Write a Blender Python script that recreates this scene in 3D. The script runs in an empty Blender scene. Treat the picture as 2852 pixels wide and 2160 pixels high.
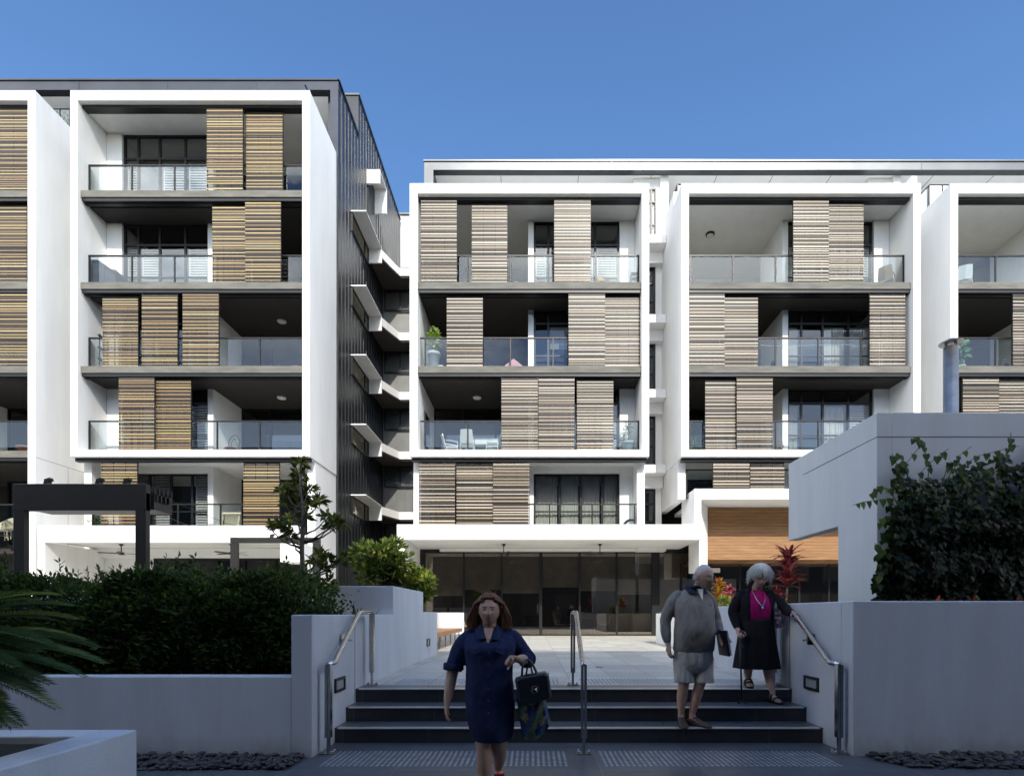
SKY_STRENGTH = 0.15
SUN_STRENGTH = 4.9
SKY_SAT = 1.15
SKY_HUE = 0.503
ZENITH_FILL = 8.0
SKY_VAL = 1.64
CLOUD_FILL = 66.0
import bpy, bmesh, math, random
from mathutils import Vector, Matrix, Quaternion, noise
R = math.radians
PI = math.pi
rnd = random.Random(7)
scene = bpy.context.scene
COL = scene.collection

# ------------------------------------------------------------------ survey of the place
# horizontal scale read from the photograph: bearing (px) at a known depth Y -> metres
FPX, CX, CY, EYE = 1198.0, 1150.0, 1325.0, 1.36
def XD(px, Y): return (px - CX) * Y / FPX
def ZD(py, Y): return EYE - (py - CY) * Y / FPX

# ------------------------------------------------------------------ materials
def new_mat(name):
    m = bpy.data.materials.new(name); m.use_nodes = True
    nt = m.node_tree; b = nt.nodes['Principled BSDF']
    return m, nt, b
def N(nt, typ, **kw):
    n = nt.nodes.new(typ)
    for k, v in kw.items(): setattr(n, k, v)
    return n
def setin(n, **kw):
    for k, v in kw.items(): n.inputs[k.replace('_', ' ')].default_value = v
def ramp(nt, fac, stops):
    r = N(nt, 'ShaderNodeValToRGB'); e = r.color_ramp.elements
    while len(e) < len(stops): e.new(0.5)
    for el, (p, c) in zip(e, stops): el.position = p; el.color = (*c, 1)
    nt.links.new(fac, r.inputs[0]); return r
def pos(nt, scale=(1, 1, 1)):
    g = N(nt, 'ShaderNodeNewGeometry'); mp = N(nt, 'ShaderNodeMapping')
    mp.inputs['Scale'].default_value = scale
    nt.links.new(g.outputs['Position'], mp.inputs['Vector']); return mp.outputs['Vector']
def noise_tex(nt, vec, scale, detail=4, rough=0.55):
    n = N(nt, 'ShaderNodeTexNoise'); setin(n, Scale=scale, Detail=detail, Roughness=rough)
    nt.links.new(vec, n.inputs['Vector']); return n.outputs['Fac']
def bump(nt, b, h, strength, dist):
    bp = N(nt, 'ShaderNodeBump'); setin(bp, Strength=strength, Distance=dist)
    nt.links.new(h, bp.inputs['Height']); nt.links.new(bp.outputs['Normal'], b.inputs['Normal'])
def plain(name, c, rough=0.5, metal=0.0, var=0.0, vscale=3.0, bmp=None, vec=(1, 1, 1), spec=0.5):
    m, nt, b = new_mat(name)
    b.inputs['Roughness'].default_value = rough; b.inputs['Metallic'].default_value = metal
    b.inputs['Specular IOR Level'].default_value = spec
    p = pos(nt, vec)
    f = noise_tex(nt, p, vscale)
    lo = tuple(max(0, x * (1 - var)) for x in c); hi = tuple(min(1, x * (1 + var)) for x in c)
    r = ramp(nt, f, [(0.3, lo), (0.7, hi)])
    nt.links.new(r.outputs[0], b.inputs['Base Color'])
    if bmp:
        bump(nt, b, noise_tex(nt, p, bmp[0], 3), bmp[1], bmp[2])
    return m
def attr_mat(name, rough=0.5, metal=0.0, transl=0.0, spec=0.5, bmp=None):
    m, nt, b = new_mat(name)
    a = N(nt, 'ShaderNodeAttribute', attribute_name='Col')
    b.inputs['Roughness'].default_value = rough; b.inputs['Metallic'].default_value = metal
    b.inputs['Specular IOR Level'].default_value = spec
    nt.links.new(a.outputs['Color'], b.inputs['Base Color'])
    if bmp: bump(nt, b, noise_tex(nt, pos(nt), bmp[0], 3), bmp[1], bmp[2])
    if transl > 0:
        t = N(nt, 'ShaderNodeBsdfTranslucent'); mx = N(nt, 'ShaderNodeMixShader')
        mul = N(nt, 'ShaderNodeMixRGB', blend_type='MULTIPLY'); mul.inputs[0].default_value = 1
        mul.inputs[2].default_value = (1.6, 1.7, 0.6, 1)
        nt.links.new(a.outputs['Color'], mul.inputs[1]); nt.links.new(mul.outputs[0], t.inputs['Color'])
        mx.inputs[0].default_value = transl
        out = nt.nodes['Material Output']
        nt.links.new(b.outputs[0], mx.inputs[1]); nt.links.new(t.outputs[0], mx.inputs[2])
        nt.links.new(mx.outputs[0], out.inputs['Surface'])
    return m
def glass_mat(name, tint, base_refl, rough=0.0, gain=1.3, refl=(1, 1, 1)):
    m, nt, b = new_mat(name); nt.nodes.remove(b)
    tr = N(nt, 'ShaderNodeBsdfTransparent'); tr.inputs[0].default_value = (*tint, 1)
    gl = N(nt, 'ShaderNodeBsdfGlossy'); gl.inputs['Roughness'].default_value = rough; gl.inputs['Color'].default_value = (*refl, 1)
    fr = N(nt, 'ShaderNodeFresnel'); fr.inputs['IOR'].default_value = 1.5
    ma = N(nt, 'ShaderNodeMath', operation='MULTIPLY_ADD'); ma.inputs[1].default_value = gain; ma.inputs[2].default_value = base_refl
    ma.use_clamp = True
    mx = N(nt, 'ShaderNodeMixShader')
    nt.links.new(fr.outputs[0], ma.inputs[0]); nt.links.new(ma.outputs[0], mx.inputs[0])
    nt.links.new(tr.outputs[0], mx.inputs[1]); nt.links.new(gl.outputs[0], mx.inputs[2])
    nt.links.new(mx.outputs[0], nt.nodes['Material Output'].inputs['Surface'])
    return m
def stucco(name, c, scale, strength, dist, stain=0.06, dirt=False):
    m, nt, b = new_mat(name); b.inputs['Roughness'].default_value = 0.85; b.inputs['Specular IOR Level'].default_value = 0.25
    p = pos(nt); pv = pos(nt, (1.3, 1.3, 0.25))
    f = noise_tex(nt, pv, 1.6, 6, 0.6)
    r = ramp(nt, f, [(0.3, tuple(x * (1 - stain) for x in c)), (0.65, c)])
    last = r.outputs[0]
    # fine vertical streaks and blotches of weathering
    f2 = noise_tex(nt, pos(nt, (5, 5, .6)), 1.0, 5, .6); r2 = ramp(nt, f2, [(.36, (1 - stain * .30,) * 3), (.55, (1, 1, 1))])
    m2 = N(nt, 'ShaderNodeMixRGB', blend_type='MULTIPLY'); m2.inputs[0].default_value = 1
    nt.links.new(last, m2.inputs[1]); nt.links.new(r2.outputs[0], m2.inputs[2]); last = m2.outputs[0]
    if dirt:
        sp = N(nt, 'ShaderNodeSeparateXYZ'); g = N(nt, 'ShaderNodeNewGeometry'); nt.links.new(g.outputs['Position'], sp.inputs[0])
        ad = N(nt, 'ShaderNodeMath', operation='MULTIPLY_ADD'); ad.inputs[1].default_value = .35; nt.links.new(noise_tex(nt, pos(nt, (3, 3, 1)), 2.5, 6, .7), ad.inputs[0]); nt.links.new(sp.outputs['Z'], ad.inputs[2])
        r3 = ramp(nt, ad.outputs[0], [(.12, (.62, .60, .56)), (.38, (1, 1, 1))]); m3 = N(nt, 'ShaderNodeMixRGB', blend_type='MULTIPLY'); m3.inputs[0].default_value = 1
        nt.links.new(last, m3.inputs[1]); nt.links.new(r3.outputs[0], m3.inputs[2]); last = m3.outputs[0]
    nt.links.new(last, b.inputs['Base Color'])
    bump(nt, b, noise_tex(nt, p, scale, 4, 0.65), strength, dist)
    return m
def tile_mat(name, c, w, d, grout, var=0.15, rough=0.45, ox=0.0, oy=0.0, swap=False, mortar=0.004, offs=0.0):
    m, nt, b = new_mat(name); b.inputs['Roughness'].default_value = rough; b.inputs['Specular IOR Level'].default_value = 0.35
    g = N(nt, 'ShaderNodeNewGeometry'); mp = N(nt, 'ShaderNodeMapping')
    mp.inputs['Location'].default_value = (ox, oy, 0)
    if swap: mp.inputs['Rotation'].default_value = (R(90), 0, 0)
    nt.links.new(g.outputs['Position'], mp.inputs['Vector'])
    br = N(nt, 'ShaderNodeTexBrick', offset=offs, squash=1.0)
    setin(br, Scale=1.0, Mortar_Size=mortar, Mortar_Smooth=0.2, Bias=0.0, Brick_Width=w, Row_Height=d)
    br.inputs['Color1'].default_value = (*[x * (1 - var) for x in c], 1)
    br.inputs['Color2'].default_value = (*[x * (1 + var) for x in c], 1)
    br.inputs['Mortar'].default_value = (*grout, 1)
    nt.links.new(mp.outputs[0], br.inputs['Vector'])
    nz = noise_tex(nt, pos(nt), 6, 6, 0.65)
    mix = N(nt, 'ShaderNodeMixRGB', blend_type='MULTIPLY'); mix.inputs[0].default_value = 0.75
    r = ramp(nt, nz, [(0.25, (0.6, 0.6, 0.6)), (0.75, (1.15, 1.15, 1.15))])
    nt.links.new(br.outputs['Color'], mix.inputs[1]); nt.links.new(r.outputs[0], mix.inputs[2])
    nt.links.new(mix.outputs[0], b.inputs['Base Color'])
    rr = ramp(nt, nz, [(0.3, (rough * 0.75,) * 3), (0.8, (min(1, rough * 1.3),) * 3)])
    nt.links.new(rr.outputs[0], b.inputs['Roughness'])
    bump(nt, b, nz, 0.15, 0.003)
    return m
def wood_mat(name, c1, c2, plank=0.11, axis='X', rough=0.5):
    m, nt, b = new_mat(name); b.inputs['Roughness'].default_value = rough
    g = N(nt, 'ShaderNodeNewGeometry'); sp = N(nt, 'ShaderNodeSeparateXYZ')
    nt.links.new(g.outputs['Position'], sp.inputs[0])
    dv = N(nt, 'ShaderNodeMath', operation='DIVIDE'); dv.inputs[1].default_value = plank
    nt.links.new(sp.outputs['Z' if axis == 'X' else 'X'], dv.inputs[0])
    fl = N(nt, 'ShaderNodeMath', operation='FLOOR'); nt.links.new(dv.outputs[0], fl.inputs[0])
    fr = N(nt, 'ShaderNodeMath', operation='FRACT'); nt.links.new(dv.outputs[0], fr.inputs[0])
    cb = N(nt, 'ShaderNodeCombineXYZ'); mu = N(nt, 'ShaderNodeMath', operation='MULTIPLY'); mu.inputs[1].default_value = 0.35
    nt.links.new(sp.outputs['X' if axis == 'X' else 'Y'], mu.inputs[0])
    sc = N(nt, 'ShaderNodeMath', operation='MULTIPLY'); sc.inputs[1].default_value = 7.3
    nt.links.new(fl.outputs[0], sc.inputs[0]); nt.links.new(mu.outputs[0], cb.inputs[0]); nt.links.new(sc.outputs[0], cb.inputs[1])
    fm = N(nt, 'ShaderNodeMath', operation='MULTIPLY'); fm.inputs[1].default_value = 1.2
    nt.links.new(fr.outputs[0], fm.inputs[0]); nt.links.new(fm.outputs[0], cb.inputs[2])
    nz = noise_tex(nt, cb.outputs[0], 4.5, 6, 0.6)
    r = ramp(nt, nz, [(0.28, c1), (0.72, c2)])
    edge = ramp(nt, fr.outputs[0], [(0.0, (0.08, 0.08, 0.08)), (0.12, (1, 1, 1))])
    mix = N(nt, 'ShaderNodeMixRGB', blend_type='MULTIPLY'); mix.inputs[0].default_value = 1
    nt.links.new(r.outputs[0], mix.inputs[1]); nt.links.new(edge.outputs[0], mix.inputs[2])
    nt.links.new(mix.outputs[0], b.inputs['Base Color'])
    return m

M = {}
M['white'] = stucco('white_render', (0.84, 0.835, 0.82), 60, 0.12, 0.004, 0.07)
M['portal_shade_white'] = stucco('portal_shade_render', (0.66, 0.69, 0.72), 60, 0.15, 0.004, 0.10)  # shaded copy of the white render, shade tint put into the base colour
M['garden_wall'] = stucco('rough_shade_render', (0.60, 0.625, 0.675), 95, 0.55, 0.006, 0.14, True)  # white paint cooled and darkened in the base colour to read as shade
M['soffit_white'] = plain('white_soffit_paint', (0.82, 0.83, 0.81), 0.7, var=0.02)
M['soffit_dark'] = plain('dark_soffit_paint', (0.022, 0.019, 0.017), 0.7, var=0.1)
M['balcony_tile'] = plain('balcony_floor_tile', (0.58, 0.57, 0.53), 0.6, var=0.06)
M['distant_window'] = plain('shaded_window', (0.12, 0.12, 0.12), 0.3)
M['concrete'] = plain('slab_concrete', (0.135, 0.13, 0.112), 0.8, var=0.25, vscale=2.2, bmp=(30, .2, .004), vec=(.6, 1, 2.5))
M['black'] = plain('black_metal', (0.012, 0.012, 0.014), 0.4, 0.3, var=0.1)
M['clad'] = plain('dark_metal_cladding', (0.05, 0.054, 0.06), 0.36, 0.8, var=0.18, vscale=1.2, bmp=(1.3, .25, .01))
M['dark_fascia'] = plain('dark_roof_metal', (0.05, 0.056, 0.07), 0.4, 0.7, var=0.15, vscale=0.8)
M['link_clad_lit'] = plain('lit_link_cladding', (0.17, 0.172, 0.165), 0.45, 0.55, var=0.15, vscale=1.2)  # dark cladding lightened here to paint the light reflected on it
M['fascia'] = plain('roof_metal', (0.12, 0.127, 0.135), 0.34, 0.9, var=0.12, vscale=0.8, bmp=(0.9, .2, .02))
M['pergola'] = plain('dark_grey_painted_steel', (0.035, 0.034, 0.033), 0.4, 0.2, var=0.12)
M['steel'] = plain('brushed_steel', (0.55, 0.54, 0.52), 0.27, 1.0, var=0.12, vscale=20)
M['stud'] = plain('worn_steel_stud', (0.34, 0.34, 0.34), 0.38, 1.0, var=0.3, vscale=9)
M['flue'] = plain('galvanised_steel', (0.36, 0.37, 0.38), 0.33, 0.95, var=0.2, vscale=5)
M['glass'] = glass_mat('balustrade_glass', (0.82, 0.89, 0.90), 0.02, 0.0, 1.05, (0.85, 0.93, 1.0))
M['window_glass'] = glass_mat('window_glass', (0.80, 0.81, 0.80), 0.02, 0.0, 1.1, (0.85, 0.92, 1.0))
M['dark_glass'] = glass_mat('tinted_glass', (0.62, 0.58, 0.53), 0.09, 0.0, 1.3, (0.9, 0.82, 0.7))
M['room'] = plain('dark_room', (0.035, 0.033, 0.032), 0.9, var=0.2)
M['blind'] = plain('white_blind', (0.6, 0.6, 0.6), 0.7, var=0.05)
M['curtain'] = plain('pale_curtain', (0.78, 0.77, 0.73), 0.9, var=0.1)
M['greyblind'] = plain('grey_roller_blind', (0.30, 0.30, 0.30), 0.9, var=0.05)
M['slats'] = attr_mat('slat_timber', 0.42, 0.0, bmp=(40, .05, .002))
M['lamp'] = plain('lamp_diffuser', (0.75, 0.74, 0.70), 0.5)
M['timber'] = wood_mat('timber_lining', (0.17, 0.078, 0.030), (0.37, 0.20, 0.085), 0.12)
M['bench'] = wood_mat('bench_timber', (0.26, 0.12, 0.05), (0.42, 0.22, 0.10), 0.06, 'Y')
M['paving'] = tile_mat('lower_paving', (0.085, 0.09, 0.10), 0.9, 0.45, (0.16, 0.165, 0.17), oy=0.12, ox=.3)
M['plaza'] = tile_mat('plaza_paving', (0.54, 0.52, 0.46), 0.6, 0.6, (0.12, 0.12, 0.12), ox=.1)
M['riser'] = tile_mat('riser_tile', (0.045, 0.046, 0.05), 0.9, 4.0, (0.09, 0.09, 0.09), swap=True, rough=0.4, ox=.2, oy=2.0)
M['tread'] = tile_mat('tread_tile', (0.11, 0.112, 0.12), 0.9, 4.0, (0.17, 0.17, 0.17), ox=.2, oy=2.0, rough=.35)
M['brass'] = plain('brass_nosing', (0.55, 0.42, 0.22), 0.35, 0.9, var=.15)
M['palestrip'] = plain('pale_nosing', (0.82, 0.80, 0.75), 0.4, .2, var=.1)  # pale strip, base colour raised to paint its glint
M['pebble'] = attr_mat('dark_pebble', 0.55)
M['soil'] = plain('dark_soil', (0.018, 0.014, 0.011), 0.95, var=.4, vscale=15, bmp=(40, .8, .02))
M['leaf'] = attr_mat('leaf', 0.5, 0, 0.28, 0.22)
M['bark'] = plain('bark', (0.10, 0.085, 0.07), 0.9, var=.3, vscale=12, bmp=(30, .5, .01))
M['terracotta'] = plain('terracotta', (0.42, 0.17, 0.10), 0.8, var=.12)
M['paleplastic'] = plain('pale_glazed_pot', (0.5, 0.56, 0.55), 0.4, var=.05)
M['wicker'] = plain('tan_wicker', (0.35, 0.25, 0.15), 0.75, var=.3, vscale=60, bmp=(90, .8, .01))
M['palewicker'] = plain('pale_wicker', (0.55, 0.49, 0.36), 0.75, var=.25, vscale=60, bmp=(90, .8, .01))
M['whiteplastic'] = plain('white_plastic', (0.75, 0.75, 0.74), 0.4)
M['bbq'] = plain('blue_grey_cover', (0.05, 0.06, 0.085), 0.6, var=.15)
M['pinkcloth'] = plain('pink_towel', (0.75, 0.38, 0.42), 0.9, var=.1)
M['cloth'] = plain('white_cloth', (0.75, 0.75, 0.73), 0.9, var=.05)
M['tealcloth'] = plain('pale_teal_cloth', (0.35, 0.55, 0.58), 0.9, var=.05)
M['redpanel'] = plain('red_brown_panel', (0.16, 0.05, 0.025), 0.6, var=.2)
M['distant'] = plain('neighbour_render', (0.07, 0.075, 0.085), 0.8, var=.08)  # opposite facade darkened to cut the light it bounces at the foreground

# ------------------------------------------------------------------ mesh builder
class MB:
    def __init__(s): s.v = []; s.f = []; s.m = []; s.c = []; s.cur = 0; s.col = (0.5, 0.5, 0.5)
    def add(s, vs, fs, m=None, col=None):
        o = len(s.v); s.v.extend([tuple(p) for p in vs])
        for f in fs:
            s.f.append(tuple(i + o for i in f)); s.m.append(s.cur if m is None else m); s.c.append(s.col if col is None else col)
    def box(s, x0, x1, y0, y1, z0, z1, m=None, col=None):
        if x0 > x1: x0, x1 = x1, x0
        if y0 > y1: y0, y1 = y1, y0
        if z0 > z1: z0, z1 = z1, z0
        s.add([(x0, y0, z0), (x1, y0, z0), (x1, y1, z0), (x0, y1, z0), (x0, y0, z1), (x1, y0, z1), (x1, y1, z1), (x0, y1, z1)],
              [(0, 3, 2, 1), (4, 5, 6, 7), (0, 1, 5, 4), (1, 2, 6, 5), (2, 3, 7, 6), (3, 0, 4, 7)], m, col)
        return s
    def obox(s, c, ax, ay, az, hx, hy, hz, m=None, col=None):
        c = Vector(c); P = []
        for k in (-1, 1):
            for (i, j) in ((-1, -1), (1, -1), (1, 1), (-1, 1)):
                P.append(c + ax * hx * i + ay * hy * j + az * hz * k)
        s.add(P, [(0, 3, 2, 1), (4, 5, 6, 7), (0, 1, 5, 4), (1, 2, 6, 5), (2, 3, 7, 6), (3, 0, 4, 7)], m, col)
    def quad(s, a, b, c, d, m=None, col=None): s.add([a, b, c, d], [(0, 1, 2, 3)], m, col)
    def prism(s, poly, axis, a, b, m=None, col=None):
        # poly in the two other axes, extruded along axis from a to b
        n = len(poly)
        def mk(p, t):
            if axis == 'x': return (t, p[0], p[1])
            if axis == 'y': return (p[0], t, p[1])
            return (p[0], p[1], t)
        vs = [mk(p, a) for p in poly] + [mk(p, b) for p in poly]
        fs = [tuple(range(n - 1, -1, -1)), tuple(range(n, 2 * n))]
        fs += [(i, (i + 1) % n, n + (i + 1) % n, n + i) for i in range(n)]
        s.add(vs, fs, m, col); return s
    def rings(s, rs, closed=True, cap=True, m=None, col=None):
        n = len(rs[0]); vs = [p for r in rs for p in r]; fs = []
        for k in range(len(rs) - 1):
            for i in range(n if closed else n - 1):
                j = (i + 1) % n
                fs.append((k * n + i, k * n + j, (k + 1) * n + j, (k + 1) * n + i))
        if cap and closed:
            fs.append(tuple(range(n - 1, -1, -1))); fs.append(tuple((len(rs) - 1) * n + i for i in range(n)))
        s.add(vs, fs, m, col)
    def tube(s, pts, r, n=8, m=None, col=None, cap=True, flat=1.0):
        pts = [Vector(p) for p in pts]; rs = r if isinstance(r, (list, tuple)) else [r] * len(pts)
        out = []; up = None
        for i, p in enumerate(pts):
            a = pts[max(0, i - 1)]; b = pts[min(len(pts) - 1, i + 1)]
            t = (b - a)
            if t.length < 1e-9: t = Vector((0, 0, 1))
            t.normalize()
            if up is None:
                up = Vector((0, 0, 1)) if abs(t.z) < 0.9 else Vector((0, -1, 0))
            sx = t.cross(up)
            if sx.length < 1e-6: sx = t.orthogonal()
            sx.normalize(); u2 = sx.cross(t).normalized(); up = u2
            # mitre widening at bends
            k = 1.0
            if 0 < i < len(pts) - 1:
                d1 = (pts[i] - pts[i - 1]).normalized(); d2 = (pts[i + 1] - pts[i]).normalized()
                k = 1.0 / max(0.5, math.sqrt(max(0.01, (1 + d1.dot(d2)) / 2)))
            out.append([p + sx * math.cos(2 * PI * q / n) * rs[i] * k + u2 * math.sin(2 * PI * q / n) * rs[i] * flat * k for q in range(n)])
        s.rings(out, True, cap, m, col); return s
    def lathe(s, prof, c=(0, 0, 0), n=16, m=None, col=None, cap=True):
        rs = [[(c[0] + r * math.cos(2 * PI * q / n), c[1] + r * math.sin(2 * PI * q / n), c[2] + z) for q in range(n)] for r, z in prof]
        s.rings(rs, True, cap, m, col); return s
    def ball(s, c, rx, ry, rz, nu=12, nv=8, m=None, col=None):
        rs = []
        for k in range(nv + 1):
            t = PI * (k / nv); rr = max(0.02, math.sin(t))
            rs.append([(c[0] + rx * rr * math.cos(2 * PI * q / nu), c[1] + ry * rr * math.sin(2 * PI * q / nu), c[2] - rz * math.cos(t)) for q in range(nu)])
        s.rings(rs, True, True, m, col)
    def leaf(s, p, d, nrm, L, W, col, fold=0.25, droop=0.0):
        p = Vector(p); d = d.normalized(); sd = d.cross(nrm)
        if sd.length < 1e-5: sd = d.orthogonal()
        sd.normalize(); nn = sd.cross(d)
        tip = p + d * L - Vector((0, 0, droop * L)); mid = p + d * L * 0.45
        s.add([p, mid + sd * W * 0.5 + nn * W * fold, tip, mid - sd * W * 0.5 + nn * W * fold], [(0, 1, 2), (0, 2, 3)], col=col)
    def build(s, name, mats, parent=None, smooth=False, loc=None, bevel=0.0, colors=False):
        me = bpy.data.meshes.new(name); me.from_pydata(s.v, [], s.f)
        if not isinstance(mats, (list, tuple)): mats = [mats]
        for mt in mats: me.materials.append(mt)
        if len(mats) > 1: me.polygons.foreach_set('material_index', s.m)
        if colors:
            ca = me.color_attributes.new('Col', 'FLOAT_COLOR', 'CORNER'); arr = []
            for f, c in zip(s.f, s.c): arr.extend([c[0], c[1], c[2], 1.0] * len(f))
            ca.data.foreach_set('color', arr)
        if smooth is True: me.polygons.foreach_set('use_smooth', [True] * len(me.polygons))
        me.update()
        o = bpy.data.objects.new(name, me); COL.objects.link(o)
        if parent is not None: o.parent = parent
        if loc is not None: o.location = loc
        if isinstance(smooth, float): me.shade_smooth_by_angle = None if False else None
        if bevel:
            bv = o.modifiers.new('edge', 'BEVEL'); bv.width = bevel; bv.segments = 2; bv.limit_method = 'ANGLE'
        return o
def tag(o, label, cat, group=None, kind=None):
    o['label'] = label; o['category'] = cat
    if group: o['group'] = group
    if kind: o['kind'] = kind
    return o
def struct(o): o['kind'] = 'structure'; return o
def thing(name, label, cat, loc=(0, 0, 0), rz=0, group=None):
    o = bpy.data.objects.new(name, None); COL.objects.link(o); o.location = loc; o.rotation_euler = (0, 0, rz)
    o.empty_display_size = 0.2
    return tag(o, label, cat, group)
def kids(o): return [c for c in COL.objects if c.parent == o]
def dup(root, loc, rz, label, group=None, scale=None):
    r = root.copy(); COL.objects.link(r); r.location = loc; r.rotation_euler = (0, 0, rz); r['label'] = label
    if group: r['group'] = group
    if scale: r.scale = (scale,) * 3
    for ch in kids(root):
        c = ch.copy(); COL.objects.link(c); c.parent = r
        for g in kids(ch):
            d = g.copy(); COL.objects.link(d); d.parent = c
    return r
def hsv_jit(c, a=0.15, r=rnd):
    k = 1 + r.uniform(-a, a); return (c[0] * k * (1 + r.uniform(-a, a) * .4), c[1] * k, c[2] * k * (1 + r.uniform(-a, a) * .4))
# ------------------------------------------------------------------ the two apartment buildings
YF = 19.8                       # plane of the white balcony frames
WID = 8.55
L1, L2, L3, L4 = 7.22, 10.26, 13.27, 16.57   # balcony floor levels
PLZ = 0.477                     # plaza level
bl = thing('apartment_building', 'taller white-framed apartment building on the left with dark metal side wall and golden louvre screens', 'building', (-12, 23, PLZ))
br_ = thing('apartment_building', 'lower white-framed apartment building on the right with a white canopy over glass doors', 'building', (5, 23, PLZ))
def par(name, mb, mats, b, **kw):
    o = mb.build(name, mats, b, **kw)
    return o
def parw(name, mb, mats, b, **kw):
    # geometry given in world metres; shift into the building's own frame
    ofs = Vector(b.location) if b.parent is None else Vector(b.parent.location)
    if b.parent is not None: ofs = Vector(b.parent.location)
    mb.v = [(x - ofs[0], y - ofs[1], z - ofs[2]) for x, y, z in mb.v]
    return mb.build(name, mats, b, **kw)

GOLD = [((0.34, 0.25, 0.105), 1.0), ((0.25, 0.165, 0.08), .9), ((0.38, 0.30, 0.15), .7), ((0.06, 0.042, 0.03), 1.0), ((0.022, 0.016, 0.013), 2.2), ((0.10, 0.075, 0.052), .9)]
PALE_GLARE = [((0.42, 0.37, 0.28), 1.1), ((0.27, 0.21, 0.14), .9), ((0.38, 0.32, 0.26), .8), ((0.06, 0.046, 0.038), 1.0), ((0.02, 0.016, 0.014), 2.6), ((0.10, 0.078, 0.062), .8)]  # sun glare is put into these colours, paler than the golden slats
def screen(b, x0, x1, z0, z1, back, pal, seed):
    r = random.Random(seed); mb = MB()
    Y = 20.12 if back else 20.0
    BLK = (0.015, 0.014, 0.014)
    mb.box(x0, x0 + .022, Y, Y + .05, z0, z1, col=BLK); mb.box(x1 - .022, x1, Y, Y + .05, z0, z1, col=BLK)
    mb.box(x0 + .022, x1 - .022, Y + .004, Y + .046, z0, z0 + .03, col=BLK); mb.box(x0 + .022, x1 - .022, Y + .004, Y + .046, z1 - .03, z1, col=BLK)
    z = z0 + .045; prev = 0
    cols = [p[0] for p in pal]; w = [p[1] for p in pal]
    while z < z1 - .07:
        pale_slat = prev <= 0  # light slat colours alternate with runs of dark ones
        if pale_slat:
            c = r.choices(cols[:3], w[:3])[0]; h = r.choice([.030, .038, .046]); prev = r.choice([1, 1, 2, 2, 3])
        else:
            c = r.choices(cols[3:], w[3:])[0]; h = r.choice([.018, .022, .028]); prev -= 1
        g = r.choice([.010, .014, .018, .022])
        c = hsv_jit(c, .12, r)
        dy = r.uniform(-.006, .004)
        mb.box(x0 + .004, x1 - .004, Y - .02 + dy, Y - .002 + dy, z, z + h, col=c)
        z += h + g
    for xx in (x0 + (x1 - x0) * .33, x0 + (x1 - x0) * .66):
        mb.box(xx - .012, xx + .012, Y + .006, Y + .03, z0 + .03, z1 - .03, col=BLK)
    return parw('louvre_screen', mb, M['slats'], b, colors=True)

def balustrade(b, x0, x1, Y, zf, zr, posts, glass=True):
    mb = MB()
    mb.box(x0, x1, Y - .03, Y + .03, zr - .045, zr)
    mb.box(x0, x1, Y - .015, Y + .015, zf + .02, zf + .055)
    for p in posts:
        if x0 - .01 <= p <= x1 + .01: mb.box(p - .024, p + .024, Y - .024, Y + .024, zf, zr - .045)
    o = parw('balustrade', mb, M['black'], b)
    if glass:
        g = MB(); ps = sorted([p for p in posts if x0 < p < x1]); edges = [x0] + ps + [x1]
        for a, c in zip(edges[:-1], edges[1:]):
            if c - a > .1:
                g.quad((a + .03, Y - .004, zf + .06), (c - .03, Y - .004, zf + .06), (c - .03, Y - .004, zr - .05), (a + .03, Y - .004, zr - .05))
        parw('glass_panel', g, M['glass'], o)
    return o

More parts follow.
